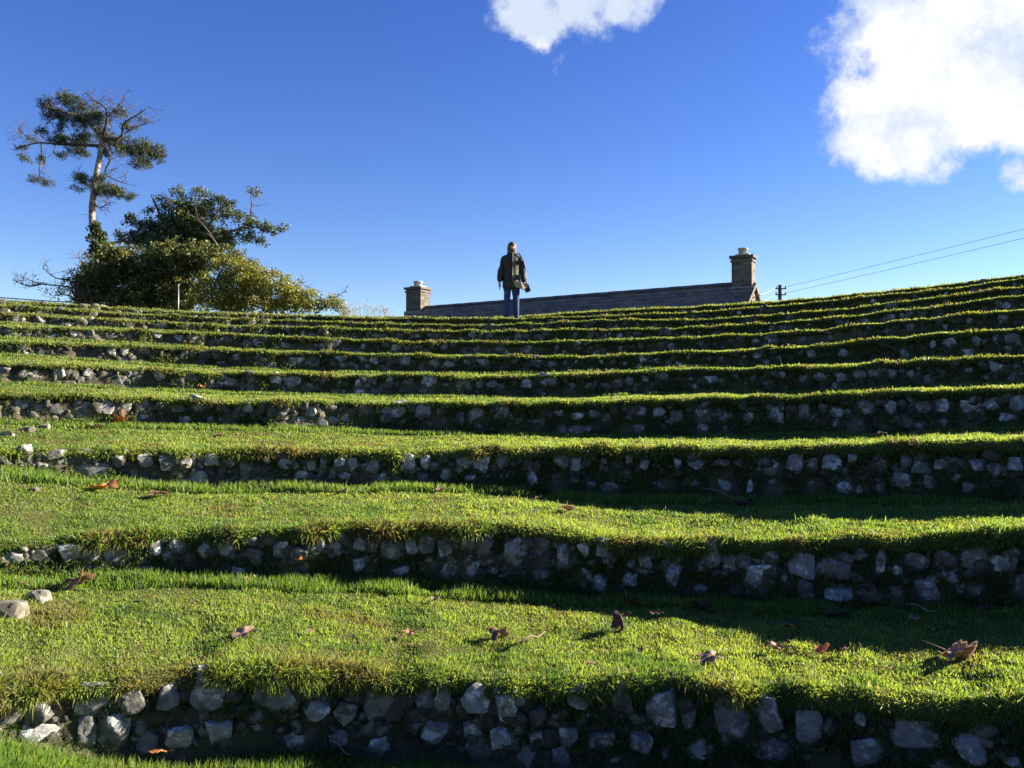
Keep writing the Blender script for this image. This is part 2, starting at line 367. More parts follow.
for i, R in enumerate(RR):
    mid = (0, R - 1, float(np.interp(0, th, BZ[i])))
    w = empty('retaining_wall', mid, f'{ORD[i]} dry stone retaining wall {LOOK[i]}' if i < 9 else f'dry stone retaining wall {LOOK[i]}', 'stone wall', 'retaining walls of the turf terraces')
    # earth core
    sel = np.where(np.abs(np.degrees(th)) < 46)[0]; t = th[sel]
    Rj = (R + RJ[i])[sel]; zb = BZ[i][sel]; zl = LZ[i][sel]; H = zl - zb
    prof = [(-.055, -.03), (-.03, .10), (.0, .25), (.012, .45), (.022, .62), (.03, .72)]
    V = []
    for k, (dr, f) in enumerate(prof):
        nz = .03 * vn(t * R / .11, k * .9 + i * 3, 50 + i % 10) + .012 * vn(t * R / .04, k * 1.9, 40)
        r = Rj + dr + nz
        V.append(np.stack([r * np.sin(t), r * np.cos(t) - 1, zb + f * H], -1))
    V = np.array(V); n = len(t); ii = np.arange(len(prof) * n).reshape(len(prof), n)
    q = np.stack([ii[:-1, :-1], ii[:-1, 1:], ii[1:, 1:], ii[1:, :-1]], -1).reshape(-1, 4)[:, ::-1]
    link('earth_core', np_mesh('earth_core', V.reshape(-1, 3), quads=q), M['earth'], w)
    # stones: traced ones first, then filler
    spec = []
    def by_px(cx, cy, pw, ph, out=0.0):
        u = (cx - 512) / F
        Y = (-2 + math.sqrt(4 - 4 * (1 + u * u) * (1 - R * R))) / (2 * (1 + u * u))
        X = u * Y; t_ = math.atan2(X, Y + 1)
        rj = float(np.interp(t_, th, RJ[i]))
        z = float(zat(cy, Y)); d = math.hypot(X, Y)
        return (t_, R + rj, z, pw * Y / F / 2 / math.cos(t_) ** .5, ph * Y / F / 2)
    rs = random.Random(i * 17 + 5)
    if i < 3:
        for s_ in (T1, T2, T3)[i]: spec.append((*by_px(*s_), 1))
    nfill = [60, 60, 60, 100, 100, 95, 80, 70, 60, 50, 45][i]
    lim = math.atan2(.78, 1) if i else math.atan2(.8, 1)
    cap = [90, 98, 98, 98, 98, 95, 80, 70, 60, 50, 45][i]
    tries = 0
    rowsz = [(.22, .36), (.55, .9)] if i < 3 else [(.2, .3), (.52, .62)]
    while len(spec) < cap and tries < 4000:
        tries += 1
        t_ = rs.uniform(-.72, .72); zbb = float(np.interp(t_, th, BZ[i])); zll = float(np.interp(t_, th, LZ[i])); H = zll - zbb
        if H < .08: continue
        left = np.interp(t_, [-.5, .0, .5], [1, .75, .35])
        if rs.random() > left and i > 2: continue
        row = rs.choice((0, 1, 1))
        hz = (rs.uniform(.17, .33) if t_ < .05 else rs.uniform(.14, .30)) * min(H, .42) * (1.1 if i > 2 else 1)
        if t_ > .05: hz *= rs.uniform(.6, 1)
        wz = hz * rs.uniform(.7, 1.5)
        hi = .62 if t_ > .05 else .70
        zc = zbb + H * (rs.uniform(.12, .32) if row == 0 else rs.uniform(.45, hi + .08))
        ok = all(abs((t_ - a[0]) * R) > (wz + a[3]) * .88 or abs(zc - a[2]) > (hz + a[4]) * .85 for a in spec)
        if ok: spec.append((t_, R + float(np.interp(t_, th, RJ[i])), zc, wz, hz, 0))
    sheet = MB() if i >= 8 else None
    for (t_, r, zc, wz, hz, tr) in spec:
        me = SM[rs.randrange(len(SM))]
        dep = min(.10, max(.045, (wz + hz) / 2 * .8))
        prot = rs.uniform(.0, .025) + (.022 if tr else 0)
        rc = r + dep - prot - .012
        Mx = Matrix.Translation((rc * math.sin(t_), rc * math.cos(t_) - 1, zc)) @ Matrix.Rotation(-t_ + rs.uniform(-.2, .2), 4, 'Z') \
            @ Matrix.Rotation(rs.uniform(-.28, .28), 4, 'Y') @ Matrix.Rotation(rs.uniform(-.12, .2), 4, 'X') \
            @ Matrix.Diagonal((wz * rs.choice((1, -1)) * 1.12, dep, hz * 1.12, 1))
        STONES_XY.append((i, t_, zc, wz, hz))
        if sheet is None:
            o = bpy.data.objects.new('stone', me); COL.objects.link(o)
            o.parent = w; o.matrix_parent_inverse = Matrix.Translation(-w.location); o.matrix_basis = Mx
        else:
            sheet.add([Mx @ v.co for v in me.vertices], [tuple(p.vertices) for p in me.polygons])
    # small dark rubble wedged between the larger stones
    rub = []; nr = [1000, 950, 850, 520, 460, 400, 340, 300, 260, 220, 180][i]
    for _ in range(nr):
        t_ = rs.uniform(-.72, .72); zbb = float(np.interp(t_, th, BZ[i])); H = float(np.interp(t_, th, LZ[i])) - zbb
        if H < .06 or (t_ > .05 and rs.random() < .4): continue
        hz = rs.uniform(.022, .066) * (.8 + .06 * i); wz = hz * rs.uniform(.8, 1.9); zc = zbb + H * rs.uniform(.02, .80)
        if any(abs((t_ - a[0]) * R) < a[3] * .65 and abs(zc - a[2]) < a[4] * .65 for a in spec): continue
        rc = R + float(np.interp(t_, th, RJ[i])) + .035 - rs.uniform(.012, .034)
        Mx = Matrix.Translation((rc * math.sin(t_), rc * math.cos(t_) - 1, zc)) @ Matrix.Rotation(-t_, 4, 'Z') @ Matrix.Rotation(rs.uniform(-.7, .7), 4, 'Y') @ Matrix.Diagonal((wz, .035, hz, 1))
        rub.append(Mx)
    V_ = []; F_ = []; nn = 0
    for Mx in rub:
        vv, ff = LOWN[rs.randrange(len(LOWN))]; A4 = np.array(Mx)
        V_.append(vv @ A4[:3, :3].T + A4[:3, 3]); F_.append(ff + nn); nn += len(vv)
    rme = np_mesh('rubble', np.concatenate(V_), tris=np.concatenate(F_))
    tag(link('rubble', rme, M['rubble'], w), kind='stuff')
    if sheet is not None:
        tag(sheet.build('stonework', M['stone'], w), kind='stuff')

# ------------------------------------------------------------------ grass
A = P[:-1, :-1]; B = P[:-1, 1:]; Cq = P[1:, 1:]; Dq = P[1:, :-1]
nrm = np.cross(Cq - A, Dq - B); area = np.linalg.norm(nrm, axis=-1) * .5
nrm = nrm / np.maximum(np.linalg.norm(nrm, axis=-1, keepdims=True), 1e-9)
nrm = np.where(nrm[..., 2:3] < -.35, nrm, nrm)
ctr = (A + Cq) * .5
flip = np.sum(nrm * np.array([0, 0, 1.0]), -1) < -0.4
if np.median(nrm[20:60, NC // 2, 2]) < 0: nrm = -nrm
dist = np.linalg.norm(ctr - np.array([0, 0, E]), axis=-1)
zone = np.array(rows_zone)[:-1][:, None] * np.ones((1, NC - 1), int)
zone[np.array(rows_zone)[1:] == 3] = np.where(zone[np.array(rows_zone)[1:] == 3] == 1, 3, zone[np.array(rows_zone)[1:] == 3])
pxq = np.where(ctr[..., 1] > .3, 512 + F * ctr[..., 0] / np.maximum(ctr[..., 1], .3), 9999)
inview = (pxq > -60) & (pxq < 1084)
near_v = (pxq > -330) & (pxq < 1354)
base = 23000 * (4.3 / np.maximum(dist, 3.6)) ** 2
f = np.select([zone == 0, zone == 1, zone == 2, zone == 3, zone == 9], [1.0, .9, 1.7, .9, .35])
dens = base * f * np.where(inview, 1, np.where(near_v, .45, 0))
dens = np.where((ctr[..., 1] < 2.6) | (dist > 27), 0, dens)
rowi = np.arange(NRW - 1)[:, None] * np.ones((1, NC - 1), int)
far_t = (dist > 10) & (zone <= 1)
w_ = (area * dens).reshape(-1)
NB = int(w_.sum()); print('grass blades', NB)
pick = rng.choice(len(w_), NB, p=w_ / w_.sum())
a, b_ = rng.random(NB)[:, None], rng.random(NB)[:, None]
r_, c_ = np.unravel_index(pick, area.shape)
bp = (A[r_, c_] * (1 - a) + B[r_, c_] * a) * (1 - b_) + (Dq[r_, c_] * (1 - a) + Cq[r_, c_] * a) * b_
bn = nrm[r_, c_]; bz = zone[r_, c_]; bd = np.linalg.norm(bp - np.array([0, 0, E]), axis=1)
bth = np.arctan2(bp[:, 0], bp[:, 1] + 1); brr = np.hypot(bp[:, 0], bp[:, 1] + 1)
ring = np.abs(brr[:, None] - np.array(RR)[None, :]).argmin(1)
cover = np.zeros(NB, bool)
for i in range(len(RR)):
    m_ = np.where((bz == 3) & (ring == i))[0]
    if not len(m_): continue
    rjm = np.interp(bth[m_], th, RJ[i]); zbm = np.interp(bth[m_], th, BZ[i]); Hm = np.interp(bth[m_], th, LZ[i]) - zbm
    dr_ = np.interp((bp[m_, 2] - zbm) / np.maximum(Hm, .01), [-.03, .25, .62, .72, .8, 1], [-.055, 0, .022, .03, .03, -.02])
    rn = np.minimum(RR[i] + rjm + dr_ - .028, brr[m_])
    bp[m_, 0] = rn * np.sin(bth[m_]); bp[m_, 1] = rn * np.cos(bth[m_]) - 1
    cv = np.zeros(len(m_), bool)
    for (j, t_, zc, wz, hz) in STONES_XY:
        if j == i: cv |= ((bth[m_] - t_) * RR[i] / (wz * .92)) ** 2 + ((bp[m_, 2] - zc - .02) / (hz * .92)) ** 2 < 1
    cover[m_] = cv
sx = bp[:, 0]; sy = bp[:, 1]
patch = vn(sx / .5, sy / .5, 8) * .6 + vn(sx / .14, sy / .14, 9) * .4
patch2 = vn(sx / 1.3 + 7, sy / 1.3, 10)
patch3 = vn(sx / .25 + 3, sy / .25, 11)
tuftn = vn(sx / .07 + 3, sy / .07, 13)
L = rng.uniform(.011, .028, NB) * (1 + .35 * patch + .45 * tuftn)
isb = bz == 1
L = np.maximum(L, .012)
L = np.where(isb, rng.uniform(.02, .075, NB) * (1 + .8 * patch3) * np.where(ring < 3, 1.25, 1), L)
L = np.where(bz == 2, rng.uniform(.018, .050, NB) * (1 + .6 * patch3), L)
L = np.where(bz == 3, rng.uniform(.018, .05, NB), L)
L = np.where(bz == 9, rng.uniform(.04, .10, NB), L)
longs = (rng.random(NB) < .014) & (bz != 3) & (bd < 9); L = np.where(longs, L * 1.9, L)
lipbits = ((rng.random(NB) < .03) | ((patch3 > .3) & (rng.random(NB) < .35))) & (bz == 2); L = np.where(lipbits, L * 1.9, L)
tuf = (bz == 2) & (vn(bth * 14, ring * 3.3, 27) > .45) & (bd < 9); L = np.where(tuf, L * rng.uniform(1.2, 1.8, NB), L)
L = np.minimum(L, np.where(bd < 7.5, .085, .06))
L *= np.interp(bd, [4, 10, 18], [1, 1.0, 1.15])
moss = vn(bth * 9, bp[:, 2] * 5, 22) * .5 + np.interp(bth, [-.5, 0, .5], [-.25, 0, .35])
L = np.where((bz == 3) & (moss < -.15), .006, L)
L = np.where(cover, .002, L)
L = np.maximum(L, .002)
wd = np.interp(bd, [3.5, 6, 10, 18], [.0019, .0030, .0050, .010]) * rng.uniform(.7, 1.3, NB)
wd = np.where(bz == 3, wd * 1.3, wd)
up = np.array([0, 0, 1.0])
ku = np.select([bz == 0, bz == 1, bz == 2, bz == 3], [1, 1.1, .35, -.1], 1)[:, None]
kn = np.select([bz == 0, bz == 1, bz == 2, bz == 3], [.2, .35, .9, .9], .2)[:, None]
kr = np.select([bz == 0, bz == 1, bz == 2, bz == 3], [.62, .38, .5, .6], .5)[:, None]
clump = np.stack([vn(sx / .05, sy / .05, 14), vn(sx / .05, sy / .05, 15), np.zeros(NB)], -1) * .35
d = up * ku + bn * kn + rng.normal(0, 1, (NB, 3)) * kr + clump
d /= np.linalg.norm(d, axis=1, keepdims=True)
d[:, 2] = np.where((bz <= 1) & (d[:, 2] < .15), .15, d[:, 2])
g_ = np.select([bz == 0, bz == 1, bz == 2, bz == 3], [.3, .4, .95, 1.1], .3)[:, None] * rng.uniform(.3, 1.2, (NB, 1))
side = np.cross(d, rng.normal(0, 1, (NB, 3))); side /= np.maximum(np.linalg.norm(side, axis=1, keepdims=True), 1e-6)
Lc = L[:, None]; W = wd[:, None] * side
p0 = bp - bn * .006
p1 = p0 + d * Lc * .55
d2 = d - up * g_; d2 /= np.linalg.norm(d2, axis=1, keepdims=True)
p2 = p1 + d2 * Lc * .5
V = np.stack([p0 - W * .8, p0 + W * .8, p1 + W, p1 - W, p2], 1).reshape(-1, 3)
k5 = (np.arange(NB) * 5)[:, None]
quads = k5 + np.array([[0, 1, 2, 3]]); tris = k5 + np.array([[3, 2, 4]])
# colours (hue of the plant itself)
cg = np.array([.105, .180, .034]); cy = np.array([.210, .275, .060]); cd_ = np.array([.055, .12, .024]); cs = np.array([.26, .21, .10]); cm = np.array([.10, .12, .035])
t = np.clip(.55 + .45 * patch2 + .35 * patch + rng.normal(0, .22, NB), 0, 1)[:, None]
col = cg * (1 - t) + cy * t
thatch = np.clip(vn(sx / .33 + 9, sy / .22, 33) * .7 + vn(sx / .09, sy / .09, 34) * .5 - .20, 0, 1)[:, None] * np.interp(sx, [-3, 3], [1.5, .7])[:, None]
col = col * (1 - np.clip(thatch, 0, .75)) + np.array([.17, .14, .055]) * np.clip(thatch, 0, .75)
deep = np.clip(vn(sx / .2 + 31, sy / .2, 36) * 1.2 - .35, 0, .8)[:, None]
col = col * (1 - deep) + np.array([.055, .135, .026]) * deep
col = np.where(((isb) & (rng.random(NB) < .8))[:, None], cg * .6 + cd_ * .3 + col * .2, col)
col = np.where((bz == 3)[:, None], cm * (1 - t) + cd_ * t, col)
straw = rng.random(NB) < np.select([bz == 0, bz == 1, bz == 2, bz == 3], [.035 + .05 * (patch3 > .35), .03, .10, .07], .10)
straw = straw | ((bz == 2) & (patch3 > .45) & (rng.random(NB) < .45))
straw = straw | ((bz == 0) & (patch < -.35) & (rng.random(NB) < .22))
col = np.where(straw[:, None], cs * rng.uniform(.5, 1.1, (NB, 1)), col)
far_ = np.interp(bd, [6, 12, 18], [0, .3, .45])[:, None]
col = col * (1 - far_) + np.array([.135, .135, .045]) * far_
col *= rng.uniform(.72, 1.28, (NB, 1))
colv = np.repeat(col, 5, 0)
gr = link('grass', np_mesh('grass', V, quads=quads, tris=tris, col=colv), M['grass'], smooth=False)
tag(gr, 'short green turf grass covering the ledges', 'grass', kind='stuff')
del V, quads, tris, colv

# ------------------------------------------------------------------ fallen leaves, loose stones, twigs
def hit(px, py, zo=0.0):
    """point of the ground seen at a pixel of the photograph (where the thing lies)"""
    u = (px - 512) / F; v = math.tan(PITCH + math.atan((384 - py) / F))
    Y = 2.0
    while Y < 25:
        X = u * Y; z = E + v * Y
        if z <= ground_z(X, Y) + .012: break
        Y += .01
    return Vector((u * Y, Y, ground_z(u * Y, Y) + .034 + zo))
def leafmat(name, c1, c2):
    m, nt, b = newmat(name)
    nt.links.new(ramp(nt, noise_(nt, 25), [(.35, c1), (.65, c2)]), b.inputs['Base Color'])
    b.inputs['Roughness'].default_value = .6
    t = N(nt, 'ShaderNodeBsdfTranslucent'); t.inputs['Color'].default_value = (*[x * 1.1 for x in c2], 1)
    mx = N(nt, 'ShaderNodeMixShader'); mx.inputs[0].default_value = .25
    nt.links.new(b.outputs[0], mx.inputs[1]); nt.links.new(t.outputs[0], mx.inputs[2])
    nt.links.new(mx.outputs[0], nt.nodes['Material Output'].inputs['Surface'])
    bump(nt, b, noise_(nt, 60), .4, .003); return m
LM = {'brown': leafmat('brown_leaf', (.16, .085, .05), (.34, .20, .12)), 'tan': leafmat('tan_leaf', (.22, .14, .09), (.38, .26, .17)),
      'dark': leafmat('dark_leaf', (.06, .032, .025), (.15, .075, .05)), 'orange': leafmat('orange_leaf', (.36, .13, .04), (.60, .27, .09))}
def maple(seed, curl):
    """curled five-lobed leaf, unit half-width, with thickness and stalk"""
    r = random.Random(seed)
    lobes = [(-1.9, .55), (-1.0, .85), (0, 1.0), (1.0, .85), (1.9, .55)]
    out = []
    n = 40
    for k in range(n):
        a_ = -2.7 + 5.4 * k / (n - 1)
        rad = .50
        for (c, l) in lobes:
            dd = abs(a_ - c); rad = max(rad, l * max(0, 1 - (dd / .60) ** 1.5))
        rad *= 1 + .08 * math.sin(a_ * 17 + seed)
        out.append((math.sin(a_) * rad, math.cos(a_) * rad))
    rings = [0, .35, .7, 1]
    ax = r.uniform(0, 6.28); ca, sa = math.cos(ax), math.sin(ax)
    vs = []; fs = []
    def shape(x, y):
        s = x * ca + y * sa; tt = -x * sa + y * ca
        z = curl * (abs(s + .25 * math.sin(seed)) ** 1.5) * .42 + .15 * curl * math.sin(tt * 5.5 + seed * 1.3) * (1 + s) + .22 * mn.noise(Vector((x * 2.6, y * 2.6, seed)))
        sh = 1 - .42 * curl * abs(s)
        return (s * sh * ca - tt * sa, s * sh * sa + tt * ca, z)
    for layer in (0, -.03):
        b0 = len(vs); vs.append((0, 0, shape(0, 0)[2] + layer))
        for q_ in rings[1:]:
            for (x, y) in out:
                p = shape(x * q_, y * q_); vs.append((p[0], p[1], p[2] + layer))
        for k in range(n - 1):
            f_ = [(b0, b0 + 1 + k, b0 + 2 + k)]
            for j in range(2):
                o1 = b0 + 1 + j * n; o2 = o1 + n
                f_.append((o1 + k, o2 + k, o2 + k + 1, o1 + k + 1))
            fs += f_ if layer == 0 else [x[::-1] for x in f_]
    me = MB(); me.add(vs, fs)
    me.tube([(0, -.2, 0), (.05, -.6, .05), (.12, -1.0, .12 * curl)], [.022, .016, .014], 5)
    return me
LEAVES = [ # px, py, width px, colour, curl, label
 (75,588,38,'brown',.9,'big curled brown leaf lying beside the pale stones at the left edge'),
 (252,583,13,'brown',.6,'small brown leaf on grass below the packed stone row, left of centre'),
 (243,639,30,'tan',.35,'flat tan leaf alone in the middle of the nearest wide lawn ledge'),
 (412,637,18,'brown',.6,'crumpled brown leaf left of the large curled leaf on nearest ledge'),
 (436,603,14,'tan',.4,'pale scrap of leaf in tall grass at the shadow edge'),
 (498,637,32,'brown',.9,'large crumpled brown leaf centre of the nearest ledge'),
 (619,629,28,'dark',1.25,'dark reddish leaf standing upright by the shadow edge'),
 (712,661,34,'tan',.4,'flat tan leaf close to the lip of the nearest ledge'),
 (777,651,20,'brown',.7,'small brown leaf left of the orange brown cupped leaf'),
 (820,653,22,'orange',1.0,'cupped orange brown leaf right on the nearest ledge'),
 (953,658,50,'tan',.75,'widest tan curled leaf at the right of the nearest ledge'),
 (845,653,12,'dark',.5,'dark leaf half in shade right of the cupped orange leaf'),
 (700,609,26,'dark',1.0,'dark curled leaf in the wall shadow, below the left boulders'),
 (634,607,26,'dark',.9,'dark leaf in shadow just above the upright reddish leaf'),
 (772,610,10,'tan',1.0,'small pale leaf standing in the shadow under the boulders'),
 (835,617,34,'dark',.6,'long dark leaf in shadow under the pale boulders'),
 (914,622,16,'brown',.9,'curled leaf in deep shadow near the right edge'),
 (785,628,22,'dark',.5,'flat dark leaf at the lower edge of the shadow'),
 (300,567,9,'orange',1.1,'tiny reddish leaf caught against the packed stones'),
 (103,489,32,'orange',.5,'long orange tan leaf under the stone wall at left'),
 (158,497,22,'brown',.7,'rumpled brown leaf right of the long orange one'),
 (207,490,11,'tan',.4,'small pinkish leaf at the grass edge, second ledge'),
 (341,495,16,'dark',.9,'dark curled leaf left of centre on the second ledge'),
 (440,492,15,'tan',.7,'tan leaf near the middle of the second ledge'),
 (537,500,9,'brown',.5,'small brown leaf at the shadow edge on second ledge'),
 (570,511,18,'brown',.7,'brown leaf close to the lip, right of centre, second ledge'),
 (740,505,24,'dark',.4,'flat dark leaf in the shadow right of centre, second ledge'),
 (120,424,16,'orange',1.2,'bright orange upright leaf at the foot of the wall on the left'),
 (98,428,14,'tan',.4,'tan leaf just left of the bright orange one'),
 (217,438,13,'brown',.8,'brown curled leaf on the narrow third ledge, left'),
 (78,430,8,'tan',.3,'palest tiny leaf left on the third ledge'),
 (448,433,11,'tan',.5,'pale leaf left of the dark pair on the third ledge'),
 (480,434,9,'brown',.8,'left leaf of the brown pair on the third ledge'),
 (503,434,7,'brown',.8,'right leaf of the brown pair on the third ledge'),
 (203,391,8,'orange',.8,'tiny orange leaf under the blocky stones, fourth ledge'),
 (880,436,14,'dark',.4,'dark leaf on the lit rim of the third ledge, right'),
 (163,764,18,'orange',.6,'orange brown leaf on the bottom grass, lower left corner'),
 (590,668,12,'tan',.3,'pale leaf scrap near the lip, centre right of nearest ledge'),
 (150,600,10,'brown',.5,'small brown leaf on grass, right of the big curled one'),
 (350,600,8,'tan',.4,'tiny pale leaf in long grass below the packed stones'),
 (545,690,9,'brown',.5,'tiny brown leaf caught on the lowest lip, centre'),
 (890,672,12,'brown',.5,'brown leaf on the nearest lip, left of the widest leaf'),
 (260,505,8,'brown',.5,'tiny brown leaf on the second ledge, between the rumpled and dark ones'),
 (640,515,9,'brown',.5,'tiny brown leaf on the sunlit strip, second ledge'),
 (330,440,7,'brown',.6,'tiny brown leaf on the third ledge, right of the curled one'),
 (690,598,14,'dark',.8,'small dark leaf against the foot of the wall, beside the dark curled one'),
 (655,617,16,'brown',.7,'brown leaf in shadow between two dark curled leaves'),
 (560,603,10,'tan',.5,'pale leaf at the shadow edge, right of centre on nearest ledge'),
 (865,600,18,'dark',.8,'dark leaf tucked under the pale boulders at the right'),
 (980,612,20,'dark',.6,'dark flat leaf in the shade at the far right, nearest ledge'),
 (700,506,13,'brown',.6,'brown leaf by the left end of the long twig, second ledge'),
 (820,500,14,'dark',.6,'dark leaf in deep shade at the right of the second ledge'),
 (25,588,12,'brown',.7,'small brown leaf behind the pair of pale stones'),
 (185,470,10,'brown',.8,'little brown leaf at the wall foot, left, second ledge'),
 (640,655,10,'brown',.5,'little brown leaf on sunny grass below the upright reddish leaf'),
 (400,641,8,'brown',.5,'tiny brown scrap touching the crumpled leaf left of centre'),
 (310,636,9,'tan',.3,'tiny tan leaf on lawn between two larger leaves'),
]
for k, (px, py, w_px, cname, curl, lab) in enumerate(LEAVES):
    p = hit(px, py)
    me = maple(k * 7 + 1, curl)
    sc = w_px / 2 * p.y / F * 1.2
    r = random.Random(k)
    Mx = Matrix.Rotation(r.uniform(0, 6.28), 4, 'Z') @ Matrix.Rotation(r.uniform(-.2, .2) + (.7 if 'upright' in lab or 'standing' in lab else 0), 4, 'X') @ Matrix.Diagonal((sc * 1.1,) * 3 + (1,))
    me.v = [tuple(Mx @ Vector(v)) for v in me.v]
    o = me.build('fallen_leaf', LM[cname]); o.location = p
    tag(o, lab, 'leaf', 'fallen autumn leaves on the grass')
LOOSE = [(12, 605, 38, 28, 'pale rounded stone in the grass at the left edge, lowest of the pair'), (40, 592, 22, 22, 'grey lichened stone in grass beside the pale rounded one'),
         (35, 487, 9, 8, 'small grey stone alone on the second ledge at left'), (46, 424, 11, 10, 'cream stone, right end of the short stone row at left edge'),
         (28, 427, 13, 10, 'cream stone in the middle of the short stone row at left edge'), (8, 430, 14, 12, 'low stone at the very left end of the short stone row')]
rs = random.Random(4)
for k, (px, py, w_px, h_px, lab) in enumerate(LOOSE):
    p = hit(px, py + h_px * .3); me = SM[(3, 9, 5, 12, 14, 7)[k]].copy(); me.materials.clear(); me.materials.append(M['pale_stone']); o = bpy.data.objects.new('loose_stone', me); COL.objects.link(o)
    sc = p.y / F / 2; o.location = (p.x, p.y, p.z - .035 + h_px * sc * .12); o.scale = (w_px * sc * 1.05, w_px * sc * .8, h_px * sc * 1.0)
    o.rotation_euler = (.1, .1, rs.uniform(-.4, .4)); tag(o, lab, 'stone', 'loose stones at the left edge')
M['twig'] = simple('twig', (.12, .08, .05), (.25, .19, .13), 20)
for (a0, b0, lab) in [((700, 495), (745, 506), 'longer bare twig in the shaded second ledge under the boulders'), ((905, 610), (935, 620), 'short twig in shadow on the nearest ledge, right'),
                      ((330, 752), (352, 766), 'short brown twig at the bottom edge among grass blades'), ((520, 650), (545, 641), 'thin pale twig on sunlit grass, centre of nearest ledge')]:
    p, q_ = hit(*a0), hit(*b0); mb = MB(); c = (p + q_) / 2
    mb.tube([p - c, (p * .6 + q_ * .4) - c + Vector((0, 0, .02)), (p * .3 + q_ * .7) - c, q_ - c + Vector((0, 0, .015))], [.006, .005, .004, .003], 6)
    o = mb.build('twig', M['twig']); o.location = c + Vector((0, 0, .01)); tag(o, lab, 'twig', 'twigs on the grass')

# ------------------------------------------------------------------ leaf clouds for trees and shrubs
def blades(cent, dirs, Ls, Ws, cols):
    n = len(cent); s = np.cross(dirs, rng.normal(0, 1, (n, 3))); s /= np.maximum(np.linalg.norm(s, axis=1, keepdims=True), 1e-6)
    a_ = cent - dirs * Ls[:, None] * .5; b2 = cent + dirs * Ls[:, None] * .5; w = s * Ws[:, None] * .5
    V = np.stack([a_, cent + w, b2, cent - w], 1).reshape(-1, 3)
    return V, np.repeat(cols, 4, 0)
def px_blobs(blobs, depth, per_m3=None, thick=1.0, clump=.16, nleaf=34, leaf=(.07, .04), c1=(.05, .08, .02), c2=(.1, .12, .03), dens=1.0, needle=False, jit=.9, dy=0.0):
    cs_, ds_, Ls, Ws, Cs = [], [], [], [], []
    for bl in blobs:
        cx, cy, rx, ry = bl[:4]; off = bl[4] if len(bl) > 4 else 0
        c = np.array(at(cx, cy, depth + off)); s = (depth + off) / F
        rad = np.array([rx * s, max(rx, ry) * s * thick, ry * s])
        n = max(2, int(dens * 4.2 * rad[0] * rad[2] / clump ** 2 * (1 + rad[1])))
        u = rng.normal(0, 1, (n, 3)); u /= np.linalg.norm(u, axis=1, keepdims=True); u *= (rng.random((n, 1)) ** .42) * np.where(rng.random((n, 1)) < .18, 1.35, 1)
        cc = c + u * rad
        k = nleaf
        base = np.repeat(cc, k, 0); v = rng.normal(0, 1, (n * k, 3)); v /= np.linalg.norm(v, axis=1, keepdims=True)
        if needle:
            ax = np.repeat(rng.normal(0, 1, (n, 3)) * [1, 1, .4] + [0, 0, .5], k, 0); ax /= np.linalg.norm(ax, axis=1, keepdims=True)
            tt = rng.uniform(-.5, .5, (n * k, 1)) * clump * 1.6
            dr = v * .8 + ax * .7; dr /= np.linalg.norm(dr, axis=1, keepdims=True)
            p = base + ax * tt + dr * leaf[0] * .5
        else:
            p = base + v * (rng.random((n * k, 1)) ** .5) * clump * [1, 1, .8]
            dr = rng.normal(0, 1, (n * k, 3)) + [0, 0, .2]; dr /= np.linalg.norm(dr, axis=1, keepdims=True)
        hue = np.clip(np.repeat(rng.random((n, 1)), k, 0) * .6 + rng.random((n * k, 1)) * .5, 0, 1)
        cs_.append(p); ds_.append(dr)
        Ls.append(leaf[0] * rng.uniform(.6, 1.3, n * k)); Ws.append(leaf[1] * rng.uniform(.7, 1.3, n * k))
        Cs.append((np.array(c1) * (1 - hue) + np.array(c2) * hue) * rng.uniform(.75, 1.25, (n * k, 1)))
    V, C_ = blades(np.concatenate(cs_), np.concatenate(ds_), np.concatenate(Ls), np.concatenate(Ws), np.concatenate(Cs))
    return V, C_
def foliage(name, parent, mat, V, C_):
    n = len(V) // 4
    return link(name, np_mesh(name, V, quads=np.arange(n * 4).reshape(n, 4), col=C_), mat, parent, smooth=False)
def branch(mb, pts, depth, r0, r1, offs=None, n=6, wob=.0):
    P_ = [at(x, y, depth + (offs[k] if offs else 0)) for k, (x, y) in enumerate(pts)]
    # smooth subdivision
    Q = []
    for k in range(len(P_) - 1):
        for j in range(3):
            t = j / 3; a_ = P_[max(k - 1, 0)]; b1 = P_[k]; c1 = P_[k + 1]; d1 = P_[min(k + 2, len(P_) - 1)]
            Q.append(.5 * ((2 * b1) + (-a_ + c1) * t + (2 * a_ - 5 * b1 + 4 * c1 - d1) * t * t + (-a_ + 3 * b1 - 3 * c1 + d1) * t ** 3))
    Q.append(P_[-1])
    R__ = [r0 + (r1 - r0) * k / (len(Q) - 1) for k in range(len(Q))]
    mb.tube(Q, R__, n); return Q
def twigs(mb, Q, n, L_, seed, r=.01, upb=.3):
    rr = random.Random(seed)
    for _ in range(n):
        k = rr.randrange(max(1, len(Q) // 3), len(Q)); p = Q[k]
        d = Vector((rr.gauss(0, 1), rr.gauss(0, 1), rr.gauss(0, .8) + upb)).normalized()
        l = L_ * rr.uniform(.4, 1.1); m1 = p + d * l * .5 + Vector((rr.gauss(0, .05), 0, rr.gauss(0, .05)))
        e = p + d * l + Vector((rr.gauss(0, .1), 0, .12 * l)); mb.tube([p, m1, e], [r, r * .8, r * .4], 4)
        for _ in range(2):
            d2 = (d + Vector((rr.gauss(0, .7), rr.gauss(0, .7), rr.gauss(0, .6)))).normalized()
            mb.tube([m1, m1 + d2 * l * .5], [r * .7, r * .35], 3)

